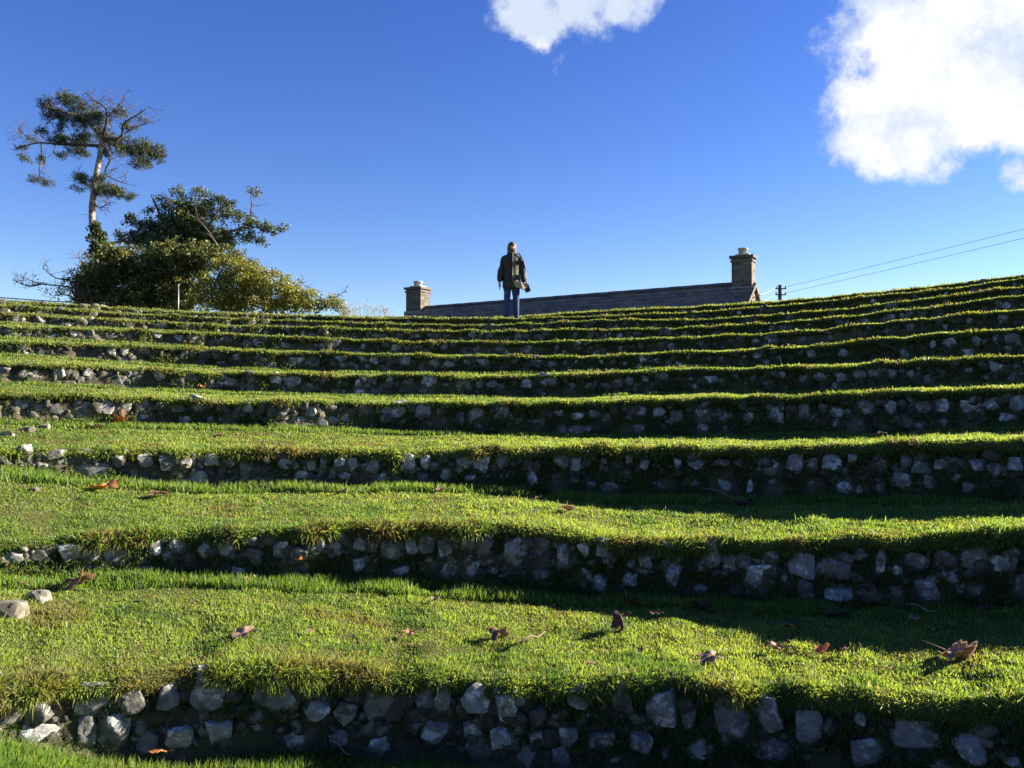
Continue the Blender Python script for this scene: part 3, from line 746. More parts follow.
# pine
PD = 26.0
gz = ground_z(at(97, 250, PD).x, PD)
pine = empty('pine_tree', (at(97, 250, PD).x, PD, gz), 'tall leaning pine with bare pale trunk and sparse flat crown on the left', 'tree')
mb = MB()
branch(mb, [(101, 330), (99, 270), (94, 240), (91, 215), (93, 190), (97, 165), (100, 148), (100, 136)], PD, .125, .07, n=10)
mb.build('trunk', M['pinebark'], pine)
mb = MB()
BR = [([(100, 137), (93, 128), (84, 120), (72, 114), (55, 110), (44, 105)], [0, 0, -.2, -.4, -.6, -.8], .05),
      ([(99, 146), (80, 145), (55, 144), (35, 143), (15, 149)], [0, .2, .5, .8, 1.0], .055),
      ([(40, 144), (40, 160), (38, 175), (46, 185)], [.8, .8, .8, .9], .025),
      ([(30, 143), (24, 135), (17, 130)], [.8, .9, 1.0], .02),
      ([(100, 137), (97, 124), (96, 110), (90, 100)], [0, .2, .3, .4], .04),
      ([(101, 136), (106, 120), (104, 108), (94, 101), (84, 93)], [0, -.2, -.3, -.3, -.3], .045),
      ([(106, 118), (115, 108), (122, 99)], [-.2, -.4, -.6], .02),
      ([(100, 138), (115, 139), (121, 135), (122, 124), (134, 116), (147, 107)], [0, -.2, -.4, -.6, -.8, -1], .06),
      ([(121, 135), (133, 128), (150, 122)], [-.4, -.3, -.2], .025),
      ([(100, 144), (107, 151), (109, 160), (104, 172), (112, 179), (126, 184)], [0, -.3, -.4, -.3, -.2, -.2], .04),
      ([(102, 140), (118, 148), (138, 154), (160, 156)], [0, .4, .8, 1], .045),
      ([(94, 204), (99, 208), (107, 203)], [0, -.3, -.4], .03),
      ([(95, 190), (85, 185), (75, 178)], [0, .3, .4], .03), ([(95, 195), (110, 190), (125, 193)], [0, .2, .3], .03),
      ([(96, 243), (108, 243), (124, 240), (118, 232)], [0, -.3, -.4, -.5], .05)]
for k, (pts, offs, r0) in enumerate(BR):
    Q = branch(mb, pts, PD, r0, .012, offs)
    twigs(mb, Q, 22, .6, k, .007)
mb.build('limb', M['bark'], pine)
PB = [(45,105,8,7),(62,98,8,8),(72,103,9,8),(52,115,10,8),(68,118,12,7),(85,110,10,7),(97,118,12,7),(115,113,8,5),(40,132,6,4),(55,138,10,5),(70,142,14,6,.6),(85,138,13,7,.3),(77,152,11,6,.5),(20,149,5,4,1),(24,159,6,3,1),(40,160,5,4,.9),(34,180,7,3,.9),(47,184,6,3,.9),(60,156,6,4,.7),(125,150,12,8,.3),(140,148,14,9,.7),(150,156,12,8,.9),(138,163,12,6,.7),(158,152,6,7,1),(128,128,9,3,-.5),(100,130,9,5),(112,145,8,5,.2),(80,178,8,5,.3),(92,184,12,6,.2),(105,190,12,7),(118,193,9,6,.2),(100,178,6,5),(130,197,6,4,.2),(75,190,5,3,.3),(112,140,12,5,.3),(85,122,14,5),(105,152,8,5,.3),(60,128,8,4),(142,120,6,2,-.8),(30,140,6,2,.9)]
V, C_ = px_blobs(PB, PD, thick=1.1, clump=.10, nleaf=22, leaf=(.135, .014), c1=(.022, .034, .016), c2=(.085, .10, .042), dens=1.2, needle=True)
foliage('crown', pine, M['needle'], V, C_)
V, C_ = px_blobs([(97, 240, 6, 12), (100, 250, 12, 10), (93, 228, 4, 6)], PD - .2, clump=.15, leaf=(.09, .07), c1=(.02, .04, .012), c2=(.05, .07, .02), dens=1.2)
foliage('ivy', pine, M['leafy'], V, C_)

# broad evergreen tree behind the thicket
HD = 25.0
t2 = empty('evergreen_tree', (at(188, 250, HD).x, HD, ground_z(at(188, 250, HD).x, HD)), 'low broad dark evergreen tree rising above the hedge, right of the pine', 'tree')
mb = MB()
for k, (pts, offs) in enumerate([([(188, 330), (188, 250), (182, 225), (178, 205), (180, 192)], [0, 0, 0, .2, .3]), ([(188, 262), (205, 232), (215, 215), (222, 203)], [0, -.3, -.5, -.5]),
        ([(222, 255), (213, 240), (205, 228), (194, 217)], [-.9, -1.0, -1.1, -1.1]), ([(188, 255), (220, 235), (250, 227), (280, 228)], [0, .2, .3, .3]), ([(186, 255), (160, 235), (140, 225), (128, 222)], [0, 0, 0, 0]),
        ([(235, 235), (250, 215), (250, 190)], [.2, .2, .2]), ([(165, 230), (155, 205), (150, 195)], [0, 0, 0])]):
    Q = branch(mb, pts, HD, .10 if k == 0 else .05, .012, offs); twigs(mb, Q, 8, .45, 50 + k, .009)
mb.build('trunk', M['bark'], t2)
HB = [(178,193,7,5),(197,192,8,6),(213,198,9,6),(228,205,8,6),(165,204,8,5),(185,207,16,10),(208,211,15,10),(232,215,12,7),(249,222,10,6),(263,226,8,6),(274,231,6,4),(283,228,5,3),(244,236,10,6),(258,242,7,4),(150,226,14,9),(130,221,7,7),(135,238,11,7),(175,232,18,12),(205,235,16,9),(228,240,10,6),(120,236,5,6),(250,190,4,3),(257,193,2,2),(148,210,6,4),(160,247,20,8),(200,250,20,8),(190,225,26,15),(170,240,25,12),(215,238,20,12),(145,240,18,12),(182,216,20,12)]
V, C_ = px_blobs(HB, HD, thick=1.0, clump=.17, nleaf=34, leaf=(.085, .04), c1=(.022, .040, .016), c2=(.12, .14, .052), dens=1.3)
foliage('crown', t2, M['leafy'], V, C_)

def shrub(name, label, blobs, depth, mat, stems, c1, c2, leaf, dens, clump=.18, cat='shrub', thick=1.2, seed=0, nleaf=34):
    bx = at(blobs[0][0], 300, depth).x
    sumx = sum(at(b[0], 300, depth).x for b in blobs) / len(blobs)
    s = empty(name, (sumx, depth, ground_z(sumx, depth)), label, cat, None)
    mb = MB()
    rr = random.Random(seed)
    for (pts, r0) in stems:
        Q = branch(mb, pts, depth, r0, .01, [rr.uniform(-.5, .5) * (k > 0) for k in range(len(pts))]); twigs(mb, Q, 7, .4, seed + len(mb.v), .009, .5)
    mb.build('stem', M['bark'], s)
    V, C_ = px_blobs(blobs, depth, thick=thick, clump=clump, leaf=leaf, c1=c1, c2=c2, dens=dens * 1.5, nleaf=nleaf)
    foliage('foliage', s, M['leafy'], V, C_)
    return s
shrub('evergreen_shrub', 'dense dark green shrub in deep shade under the pine, left half of the thicket',
      [(95,275,16,18),(118,270,22,22),(150,274,26,24),(182,272,26,26),(100,296,24,15),(140,300,30,15),(178,300,28,14),(162,256,22,12),(198,258,22,14),(106,252,9,9),(84,286,10,14),(92,276,9,12,-.9),(90,300,12,10,-.9),(128,252,12,8),(225,256,16,9,-.4),(245,268,12,9,-.4),(230,300,22,10,-.6)], 23.2, None,
      [([(120, 340), (118, 290), (100, 262)], .05), ([(160, 340), (165, 290), (170, 248)], .05)], (.018, .034, .010), (.16, .165, .042), (.085, .05), 1.0, seed=1)
shrub('yellowing_shrub', 'yellow green autumn shrub sloping down to the right towards the left chimney',
      [(222,272,16,14),(242,274,20,16),(222,294,28,18),(258,282,22,18),(283,290,20,15),(303,297,16,12),(322,301,13,9),(336,305,9,6),(345,309,5,5),(255,302,26,12),(292,306,26,9)], 22.3, None,
      [([(230, 335), (232, 290), (240, 255)], .04), ([(270, 335), (280, 300), (300, 282)], .03), ([(300, 330), (325, 305), (345, 291)], .02), ([(240, 320), (255, 285), (268, 272)], .02)],
      (.060, .085, .018), (.27, .25, .045), (.075, .04), .95, seed=2)
# nearly bare shrub at left
s = empty('bare_shrub', (at(80, 300, 22).x, 22, ground_z(at(80, 300, 22).x, 22)), 'nearly bare arching twigs reaching left from the dark shrub', 'shrub')
mb = MB()
for k, pts in enumerate([[(96, 325), (80, 292), (60, 286), (40, 284), (22, 277)], [(96, 320), (75, 284), (55, 278), (42, 268)], [(96, 320), (84, 275), (78, 258)], [(90, 318), (70, 296), (52, 296)], [(40, 284), (28, 286), (12, 280)]]):
    Q = branch(mb, pts, 22, .03, .007, [0, .1, .2, .1, 0][:len(pts)]); twigs(mb, Q, 15, .45, 80 + k, .007, .4)
mb.build('stem', simple('reddish_twigs', (.08, .055, .05), (.18, .12, .10), 9), s)
V, C_ = px_blobs([(75, 285, 12, 12), (62, 290, 10, 9), (50, 290, 8, 6), (82, 298, 10, 10), (32, 281, 8, 3), (68, 300, 10, 6), (85, 268, 5, 9)], 22, clump=.14, nleaf=9, leaf=(.07, .035), c1=(.03, .035, .015), c2=(.11, .08, .04), dens=.55)
foliage('foliage', s, M['leafy'], V, C_)
# dry weeds on the rim
s = empty('dry_weeds', (at(368, 312, 20.5).x, 20.5, ground_z(at(368, 312, 20.5).x, 20.5)), 'thin pale dry weed stems between the yellow shrub and the left chimney', 'weeds')
mb = MB(); rr = random.Random(9)
for k in range(34):
    x = rr.uniform(345, 388); h = rr.uniform(5, 17) * (1 - abs(x - 365) / 60); d0 = 20.5 + rr.uniform(-.4, .4)
    p = at(x, 320, d0); q_ = at(x + rr.uniform(-5, 5), 315 - h, d0); mb.tube([p, (p + q_) / 2 + Vector((rr.gauss(0, .03), 0, 0)), q_], [.006, .005, .003], 4)
    for _ in range(4):
        a_ = p.lerp(q_, rr.uniform(.5, 1)); mb.tube([a_, a_ + Vector((rr.gauss(0, .09), rr.gauss(0, .05), rr.uniform(.02, .10)))], [.004, .002], 3)
mb.build('stem', simple('dry_stem', (.22, .17, .13), (.38, .30, .22), 12), s)

# metal stake and wire
M['metal'] = simple('galvanised', (.22, .22, .22), (.34, .34, .33), 15, .45, .1)
M['metal'].node_tree.nodes['Principled BSDF'].inputs['Metallic'].default_value = .6
p = at(178, 300, 19.6); gz = ground_z(p.x, p.y)
mb = MB(); top = float(zat(285.5, 19.6)) - gz
mb.tube([(0, 0, -.15), (0, 0, top)], .014, 8); mb.tube([(0, 0, top - .01), (0, 0, top + .03)], .019, 8)
o = mb.build('metal_post', M['metal']); o.location = (p.x, p.y, gz); tag(o, 'thin grey metal stake standing before the dark shrub', 'post')
wf = empty('wire_fence', (at(-60, 300, 22).x, 22.4, ground_z(at(-60, 300, 22).x, 22.4)), 'thin dark wire strung along the left rim to the shrubs', 'fence')
mb = MB(); wpts = [at(-60, 294, 22.4), at(0, 297.6, 22.6), at(50, 301.2, 22.8), at(110, 304, 23.2)]
mb.tube(wpts, .014, 6); mb.build('wire', simple('dark_wire', (.03, .04, .06), (.05, .06, .08), 5, .6, 0), wf)
for k in (0, 3):
    a_ = wpts[k]; mb = MB(); mb.tube([(a_.x, a_.y, ground_z(a_.x, a_.y) - .2), (a_.x, a_.y, a_.z + .05)], .035, 8); mb.build('post', M['bark'], wf)

# ------------------------------------------------------------------ house
m, nt, b = newmat('slate'); M['slate'] = m
tc = N(nt, 'ShaderNodeTexCoord'); br = N(nt, 'ShaderNodeTexBrick')
nt.links.new(tc.outputs['UV'], br.inputs['Vector'])
br.inputs['Scale'].default_value = 1; br.inputs['Brick Width'].default_value = .32; br.inputs['Row Height'].default_value = .24
br.inputs['Mortar Size'].default_value = .012
br.inputs['Color1'].default_value = (.11, .088, .062, 1); br.inputs['Color2'].default_value = (.20, .16, .11, 1); br.inputs['Mortar'].default_value = (.02, .02, .022, 1)
c = mix(nt, ramp(nt, noise_(nt, 1.5, 6), [(.45, (0, 0, 0)), (.65, (.6, .6, .6))]), br.outputs['Color'], (.24, .19, .11))
nt.links.new(c, b.inputs['Base Color']); b.inputs['Roughness'].default_value = .6
bump(nt, b, noise_(nt, 14), .4, .01)
def masonry(name, c1, c2, mort, bw, bh):
    m, nt, b = newmat(name); tc = N(nt, 'ShaderNodeTexCoord'); br = N(nt, 'ShaderNodeTexBrick')
    mp = N(nt, 'ShaderNodeCombineXYZ'); sp = N(nt, 'ShaderNodeSeparateXYZ'); nt.links.new(tc.outputs['Object'], sp.inputs[0])
    ad = N(nt, 'ShaderNodeMath', operation='ADD'); nt.links.new(sp.outputs[0], ad.inputs[0]); nt.links.new(sp.outputs[1], ad.inputs[1])
    nt.links.new(ad.outputs[0], mp.inputs[0]); nt.links.new(sp.outputs[2], mp.inputs[1]); nt.links.new(mp.outputs[0], br.inputs['Vector'])
    br.inputs['Scale'].default_value = 1; br.inputs['Brick Width'].default_value = bw; br.inputs['Row Height'].default_value = bh; br.inputs['Mortar Size'].default_value = .014
    br.inputs['Color1'].default_value = (*c1, 1); br.inputs['Color2'].default_value = (*c2, 1); br.inputs['Mortar'].default_value = (*mort, 1)
    c = mix(nt, ramp(nt, noise_(nt, 5, 6), [(.4, (0, 0, 0)), (.7, (.7, .7, .7))]), br.outputs['Color'], (.085, .07, .055))
    nt.links.new(c, b.inputs['Base Color']); b.inputs['Roughness'].default_value = .9
    bump(nt, b, br.outputs['Fac'], -.6, .02); return m
M['masonry'] = masonry('stone_masonry', (.075, .06, .048), (.19, .155, .12), (.13, .115, .095), .30, .13)
M['render'] = simple('lime_render', (.48, .44, .37), (.62, .58, .50), 3, .9, .3)
M['pot'] = simple('chimney_pot', (.34, .31, .27), (.50, .47, .42), 6, .8, .2)
M['lead'] = simple('lead', (.16, .17, .18), (.24, .25, .26), 6, .5, .2)
a34 = R_(30)
fd = Vector((-math.cos(a34), math.sin(a34), 0))       # along the ridge, going away to the left
nd = Vector((-math.sin(a34), -math.cos(a34), 0))      # towards the camera
P0 = at(746, 283, 29.0); ZR = 5.62; P0.z = 0
LEN = 14.9
hz0 = 1.1
house = empty('stone_house', (P0.x + fd.x * LEN / 2, P0.y + fd.y * LEN / 2, hz0), 'long low house with slate roof and a chimney at each end, behind the rim', 'house')
def W(a_, n_, z): v = P0 + fd * a_ + nd * n_; return Vector((v.x, v.y, z - .0096 * a_))
HWID, EAV = 3.4, 3.25
mb = MB()
e0, e1 = -.22, LEN + .0
vs = [W(e0, HWID, hz0 - 1), W(e1, HWID, hz0 - 1), W(e1, -HWID, hz0 - 1), W(e0, -HWID, hz0 - 1), W(e0, HWID, EAV), W(e1, HWID, EAV), W(e1, -HWID, EAV), W(e0, -HWID, EAV), W(e0, 0, ZR - .05), W(e1, 0, ZR - .05)]
mb.add(vs, [(0, 1, 5, 4), (1, 2, 6, 9, 5), (2, 3, 7, 6), (3, 0, 4, 8, 7), (3, 2, 1, 0)])
mb.build('wall', M['render'], house, smooth=False)
def roof_side(sgn):
    vs, fs, uv = [], [], []
    nrow = 15; sl = math.hypot(HWID + .25, ZR - EAV + .17)
    for k in range(nrow):
        t0, t1 = k / nrow, (k + 1.12) / nrow
        for (t, lift) in ((t0, .012), (t1, .045)):
            n_ = (HWID + .25) * t * sgn; z = ZR - (ZR - EAV + .17) * t + lift
            vs.append(W(e0 - .12, n_, z)); vs.append(W(e1 + .12, n_, z))
            uv += [(0, t * sl), (e1 - e0 + .24, t * sl)]
        a_ = len(vs) - 4
        # thickness edge at the lower end of the course
        vs += [vs[a_ + 2] - Vector((0, 0, .05)), vs[a_ + 3] - Vector((0, 0, .05))]; uv += [uv[a_ + 2], uv[a_ + 3]]
        fs += [(a_, a_ + 2, a_ + 3, a_ + 1), (a_ + 2, a_ + 4, a_ + 5, a_ + 3)]
    me = bpy.data.meshes.new('roof_slope'); me.from_pydata([tuple(v) for v in vs], [], fs if sgn > 0 else [f[::-1] for f in fs])
    ul = me.uv_layers.new(name='UVMap')
    for l in me.loops: ul.data[l.index].uv = uv[l.vertex_index]
    return link('roof_slope', me, M['slate'], house, smooth=False)
roof_side(1); roof_side(-1)
mb = MB()
for k in range(34):
    a0_ = .35 + (LEN - .8) * k / 34; a1_ = a0_ + (LEN - .8) / 34 * .985
    z = ZR + .035 + .006 * (k % 2)
    mb.add([W(a0_, -.13, z - .05), W(a0_, 0, z + .05), W(a0_, .13, z - .05), W(a1_, -.13, z - .05), W(a1_, 0, z + .05), W(a1_, .13, z - .05)], [(0, 1, 4, 3), (1, 2, 5, 4), (0, 2, 1), (3, 4, 5), (0, 3, 5, 2)])
mb.build('ridge', simple('ridge_tile', (.13, .09, .08), (.19, .14, .12), 5), house, smooth=False)
for ea, eb in ((e0 - .16, e0 - .02), (e1 + .02, e1 + .16)):
    for sg in (1, -1):
        mb = MB()
        q8 = [(ea, 0, ZR + .0), (ea, 0, ZR - .16), (ea, sg * (HWID + .25), EAV - .33), (ea, sg * (HWID + .25), EAV - .17)]
        vs = [W(a_, n_, z) for a_, n_, z in q8] + [W(eb, n_, z) for a_, n_, z in q8]
        mb.add(vs, [(0, 1, 2, 3), (7, 6, 5, 4), (0, 4, 5, 1), (1, 5, 6, 2), (2, 6, 7, 3), (3, 7, 4, 0)])
        mb.build('verge', M['masonry'], house, smooth=False)
RM = Matrix(((fd.x, nd.x, 0), (fd.y, nd.y, 0), (0, 0, 1)))
def chimney(a_, wa, wn, ztop, pots):
    mb = MB(); c = W(a_, 0, (ztop + ZR - 1.1) / 2)
    mb.box(c, (wa, wn, ztop - (ZR - 1.1)), RM)
    ch = mb.build('chimney', M['masonry'], house, smooth=False)
    mb = MB(); mb.box(W(a_, 0, ztop + .05), (wa + .14, wn + .14, .10), RM); mb.box(W(a_, 0, ztop - .10), (wa + .07, wn + .07, .08), RM)
    mb.build('cap', M['masonry'], ch, smooth=False)
    mb = MB(); mb.box(W(a_, 0, ztop + .13), (wa * .7, wn * .7, .07), RM); mb.build('flaunching', M['render'], ch, smooth=False)
    for (da, dn, r, h, col_) in pots:
        mb = MB(); p = W(a_ + da, dn, ztop + .14)
        mb.tube([p, p + Vector((0, 0, h * .8)), p + Vector((0, 0, h * .82)), p + Vector((0, 0, h))], [r * .85, r * .8, r, r], 12)
        mb.tube([p + Vector((0, 0, h + .002)), p + Vector((0, 0, h + .012))], [r * .75, r * .7], 12)
        mb.build('pot', M[col_], ch)
    mb = MB()
    mb.box(W(a_, wn / 2 + .03, ZR - .30), (wa + .16, .03, .30), RM)
    mb.build('flashing', M['lead'], ch, smooth=False)
zc = float(zat(256, 29.0)); chimney(.08, .72, .52, zc - .1, [(0.02, 0, .19, .24, 'pot')])
zc = float(zat(288, 36.4)); chimney(LEN - .25, .82, .72, zc + .04, [(0, 0, .22, .24, 'pot')])

# ------------------------------------------------------------------ utility pole, cables
M['creosote'] = simple('creosoted_wood', (.05, .04, .035), (.10, .085, .07), 5)
M['dark'] = simple('dark_fitting', (.04, .04, .045), (.07, .07, .075), 5, .5, 0)
M['porcelain'] = simple('insulator', (.10, .08, .08), (.2, .17, .16), 5, .3, 0)
def pole(loc, ztop, label):
    e = empty('utility_pole', loc, label, 'utility pole', 'wooden poles carrying the overhead wires')
    mb = MB(); mb.tube([(loc[0], loc[1], loc[2] - .3), (loc[0], loc[1], ztop)], [.15, .11], 12); mb.build('shaft', M['creosote'], e)
    for dz in (.22, .56):
        mb = MB(); mb.box((loc[0], loc[1] - .12, ztop - dz), (.56, .07, .06)); mb.build('crossarm', M['dark'], e, smooth=False)
        for sx_ in (-.27, .27):
            mb = MB(); x = loc[0] + sx_; z = ztop - dz
            mb.tube([(x, loc[1] - .12, z - .03), (x, loc[1] - .12, z + .03), (x, loc[1] - .12, z + .05), (x, loc[1] - .12, z + .13)], [.03, .06, .045, .05], 10); mb.build('insulator', M['porcelain'], e)
    return e
PDp = 45.0; pp = at(780.5, 285, PDp); pz = ground_z(pp.x, pp.y)
pole((pp.x, pp.y, pz), pp.z, 'pole head with stacked insulators showing above the rim, right of the house')
q2 = Vector((30.0, 18.0, ground_z(30, 18)));
pole((q2.x, q2.y, q2.z), 8.6, 'second wooden pole beyond the right edge of the view')
M['cable'] = simple('cable', (.16, .17, .20), (.2, .21, .24), 4, .6, 0)
def cable(p, q_, sag, label, r=.012):
    mb = MB(); c = (p + q_) / 2; pts = []
    for k in range(25):
        t = k / 24; v = p.lerp(q_, t) - c; v.z -= 4 * sag * t * (1 - t); pts.append(v)
    mb.tube(pts, r, 5); o = mb.build('overhead_cable', M['cable']); o.location = c
    return tag(o, label, 'cable', 'overhead wires at the pole')
def thru(p, px, py):   # far end so that the run passes over the photographed spot
    return p
zt1 = pp.z - .22; zt2 = pp.z - .56
e1_ = at(1024, 224.5, 31.0); e2_ = at(1024, 233.5, 31.0)
def extend(p, e): d = (e - p); t = (q2.x - p.x) / d.x; return p + d * t
c1 = Vector((pp.x + .27, pp.y - .12, zt1 + .1)); c2 = Vector((pp.x + .27, pp.y - .12, zt2 + .1))
E1 = extend(c1, e1_); E2 = extend(c2, e2_)
cable(c1, E1, .22, 'upper thin overhead wire rising to the right from the pole', .009)
cable(c2, E2, .22, 'lower thin overhead wire rising to the right from the pole', .009)
bpy.data.objects['utility_pole.001'].location = bpy.data.objects['utility_pole.001'].location  # pole stands where the wires end
dxy = Vector((E1.x - q2.x, E1.y - q2.y, 0)); o = bpy.data.objects['utility_pole.001']; o.location += dxy; o.location.z = q2.z + (E1.z - 8.6)
gy = W(-.5, 0, ZR - .55)
cable(Vector((pp.x - .27, pp.y - .12, zt1 + .1)), gy + Vector((0, 0, .1)), .05, 'upper wire running left from the pole to the house gable', .02)
cable(Vector((pp.x - .27, pp.y - .12, zt2 + .1)), gy - Vector((0, 0, .2)), .05, 'lower faint wire running left from the pole to the house', .012)

# ------------------------------------------------------------------ person
PY = 17.75
pxp = at(511.5, 300, PY).x; gzp = ground_z(pxp, PY)
person = empty('person', (pxp, PY, gzp), 'long haired person standing on the rim in dark jacket and blue jeans', 'person')
topz = float(zat(241.5, PY)); S = (topz - gzp + .035) / 1.695
print('person scale', S, 'ground', gzp)
def skinned(name, verts, edges, mat):
    me = bpy.data.meshes.new(name); me.from_pydata([v[:3] for v in verts], edges, []); o = bpy.data.objects.new(name, me); COL.objects.link(o)
    sk = o.modifiers.new('s', 'SKIN'); sk.use_smooth_shade = True
    o.data.skin_vertices if False else None
    lay = me.skin_vertices[0].data if len(me.skin_vertices) else None
    for k, v in enumerate(verts):
        lay[k].radius = (v[3], v[4] if len(v) > 4 else v[3])
    lay[0].use_root = True
    o.modifiers.new('d', 'SUBSURF').levels = 2
    dg = bpy.context.evaluated_depsgraph_get(); ev = o.evaluated_get(dg)
    nm = bpy.data.meshes.new_from_object(ev); bpy.data.objects.remove(o)
    return nm
ROT = R_(9); cR, sR = math.cos(ROT), math.sin(ROT)
def tf(x, y, z):
    return ((x * cR - y * sR + .02 * max(0, z - .9)) * S + pxp, (x * sR + y * cR) * S + PY, z * S + gzp - .035)
def place(nm, name, mat, parent, top=False):
    for v in nm.vertices: v.co = Vector(tf(*v.co))
    nm.materials.clear(); o = link(name, nm, mat, parent); return o
def placeMB(mb, name, mat, parent, smooth=True, sub=0):
    me = bpy.data.meshes.new(name); me.from_pydata([tf(x, y, z) for x, y, z in mb.v], [], mb.f); me.update()
    o = link(name, me, mat, parent, smooth)
    if sub:
        md = o.modifiers.new('sub', 'SUBSURF'); md.levels = sub; md.render_levels = sub
    return o
SK = simple('skin', (.42, .26, .19), (.52, .33, .25), 12, .5, .05)
vb = [(0, 0, .93, .13, .10), (0, 0, 1.08, .12, .09), (0, 0, 1.25, .115, .085), (0, .005, 1.39, .05, .05), (0, 0, 1.485, .05, .055), (0, -.01, 1.55, .072, .085), (0, 0, 1.635, .07, .08)]
eb = [(0, 1), (1, 2), (2, 3), (3, 4), (4, 5), (5, 6)]
vb.append((0, -.105, 1.555, .013)); eb.append((5, 7))     # nose
for s_ in (-1, 1):
    b0 = len(vb)
    vb += [(s_ * .09, 0, .86, .095), (s_ * .10, -.01, .48, .062), (s_ * .105, .01, .10, .042), (s_ * .113, -.10, .04, .028, .02)]
    eb += [(0, b0), (b0, b0 + 1), (b0 + 1, b0 + 2), (b0 + 2, b0 + 3)]
    b1 = len(vb)
    vb += [(s_ * .15, 0, 1.345, .045), (s_ * .235, .02, 1.11, .045), (s_ * .262, -.03, .82, .029), (s_ * .264, -.045, .755, .036, .02)]
    eb += [(2, b1), (b1, b1 + 1), (b1 + 1, b1 + 2), (b1 + 2, b1 + 3)]
    for (fx, l) in ((-.024, .07), (-.008, .08), (.008, .076), (.022, .06)):
        k = len(vb); vb += [(s_ * .264 + fx * .4, -.05 + fx, .725, .010), (s_ * .262 + fx * .3, -.06 + fx, .725 - l * .5, .009), (s_ * .256, -.052 + fx, .725 - l, .008)]
        eb += [(b1 + 3, k), (k, k + 1), (k + 1, k + 2)]
    k = len(vb); vb += [(s_ * .251, -.08, .76, .011), (s_ * .244, -.098, .73, .010), (s_ * .242, -.10, .705, .008)]
    eb += [(b1 + 3, k), (k, k + 1), (k + 1, k + 2)]
body = place(skinned('body', vb, eb, SK), 'body', SK, person)
EY = simple('eye', (.03, .02, .02), (.05, .04, .04), 5, .2, 0)
for s_ in (-1, 1):
    bm = bmesh.new(); bmesh.ops.create_uvsphere(bm, u_segments=10, v_segments=8, radius=.013)
    me = bpy.data.meshes.new('eye'); bm.to_mesh(me); bm.free()
    for v in me.vertices: v.co += Vector((s_ * .03, -.078, 1.575))
    place(me, 'eye', EY, person)
mb = MB(); mb.tube([(-.022, -.088, 1.512), (0, -.094, 1.510), (.022, -.088, 1.512)], [.003, .006, .003], 6); placeMB(mb, 'mouth', simple('lips', (.3, .11, .1), (.34, .14, .12), 5, .5, 0), person)
# jeans
JE = simple('denim', (.028, .042, .10), (.048, .072, .165), 30, .85, .2, .004)
mb = MB()
mb.loft([(0, 0, .74, .165, .115), (0, 0, .84, .172, .12), (0, 0, .95, .165, .115), (0, 0, 1.0, .15, .10)])
for s_ in (-1, 1):
    mb.tube([(s_ * .085, 0, .84), (s_ * .088, -.005, .70), (s_ * .095, -.015, .50), (s_ * .10, 0, .30), (s_ * .105, .01, .12), (s_ * .105, .005, .05)], [.098, .092, .072, .064, .060, .066], 14)
placeMB(mb, 'jeans', JE, person)
SH = simple('shoe_leather', (.03, .025, .02), (.05, .04, .035), 9, .5, .1)
for s_ in (-1, 1):
    mb = MB(); mb.loft([(s_ * .112, -.04, 0, .048, .125), (s_ * .112, -.04, .03, .05, .128), (s_ * .112, -.03, .06, .045, .11), (s_ * .108, .0, .095, .045, .065), (s_ * .106, .008, .12, .046, .05)])
    placeMB(mb, 'shoe', SH, person)
# jacket
JK = simple('olive_jacket', (.028, .028, .020), (.055, .052, .036), 12, .6, .7, .02)
TR = simple('tan_lining', (.26, .20, .13), (.40, .32, .22), 14, .8, .3)
mb = MB()
rings = [(.005, 0, .66, .20, .15), (.005, 0, .73, .205, .15), (.0, 0, .88, .20, .14), (0, 0, 1.03, .178, .125), (0, 0, 1.10, .175, .122), (0, 0, 1.20, .195, .13), (0, 0, 1.30, .21, .13), (0, .005, 1.36, .195, .115), (0, .01, 1.41, .13, .095), (0, .01, 1.43, .095, .08), (0, .005, 1.445, .08, .075)]
mb.loft(rings)
for s_ in (-1, 1):
    mb.tube([(s_ * .09, 0, 1.365), (s_ * .16, 0, 1.335), (s_ * .20, .01, 1.25), (s_ * .228 + .008, .02, 1.12), (s_ * .245 + .008, -.005, 1.0), (s_ * .262, -.04, .80)], [.055, .082, .085, .080, .074, .066], 14)
jk = placeMB(mb, 'jacket', JK, person, sub=1)
mb = MB(); mb.tube([(0, -.150, .80), (0, -.152, .93), (0, -.128, 1.07), (0, -.136, 1.25), (0, -.10, 1.44)], .008, 5); placeMB(mb, 'zip', simple('zip', (.2, .17, .12), (.3, .26, .2), 5, .4, 0), jk)
for s_ in (-1, 1):
    for bx in (((s_ * .10, -.143, .91), (.11, .02, .11)), ((s_ * .10, -.135, 1.22), (.09, .02, .09))):
        mb = MB(); mb.box(*bx); placeMB(mb, 'pocket', JK, jk, smooth=False)
mb = MB(); mb.tube([(.085 * math.cos(t), .085 * math.sin(t) + .005, 1.435) for t in np.linspace(0, 6.0, 14)], .028, 8); placeMB(mb, 'collar', simple('collar', (.06, .05, .04), (.12, .10, .07), 20), jk)
# open hem flap turned out at one side, pale lining
mb = MB(); mb.add([(.05, -.172, .80), (.17, -.17, .83), (.29, -.13, .69), (.22, -.16, .66), (.07, -.175, .70), (.05, -.157, .80), (.17, -.155, .83), (.29, -.115, .69), (.22, -.145, .66), (.07, -.16, .70)],
                  [(0, 1, 2, 3, 4), (9, 8, 7, 6, 5), (0, 5, 6, 1), (1, 6, 7, 2), (2, 7, 8, 3), (3, 8, 9, 4), (4, 9, 5, 0)])
placeMB(mb, 'lining', TR, jk, smooth=False)
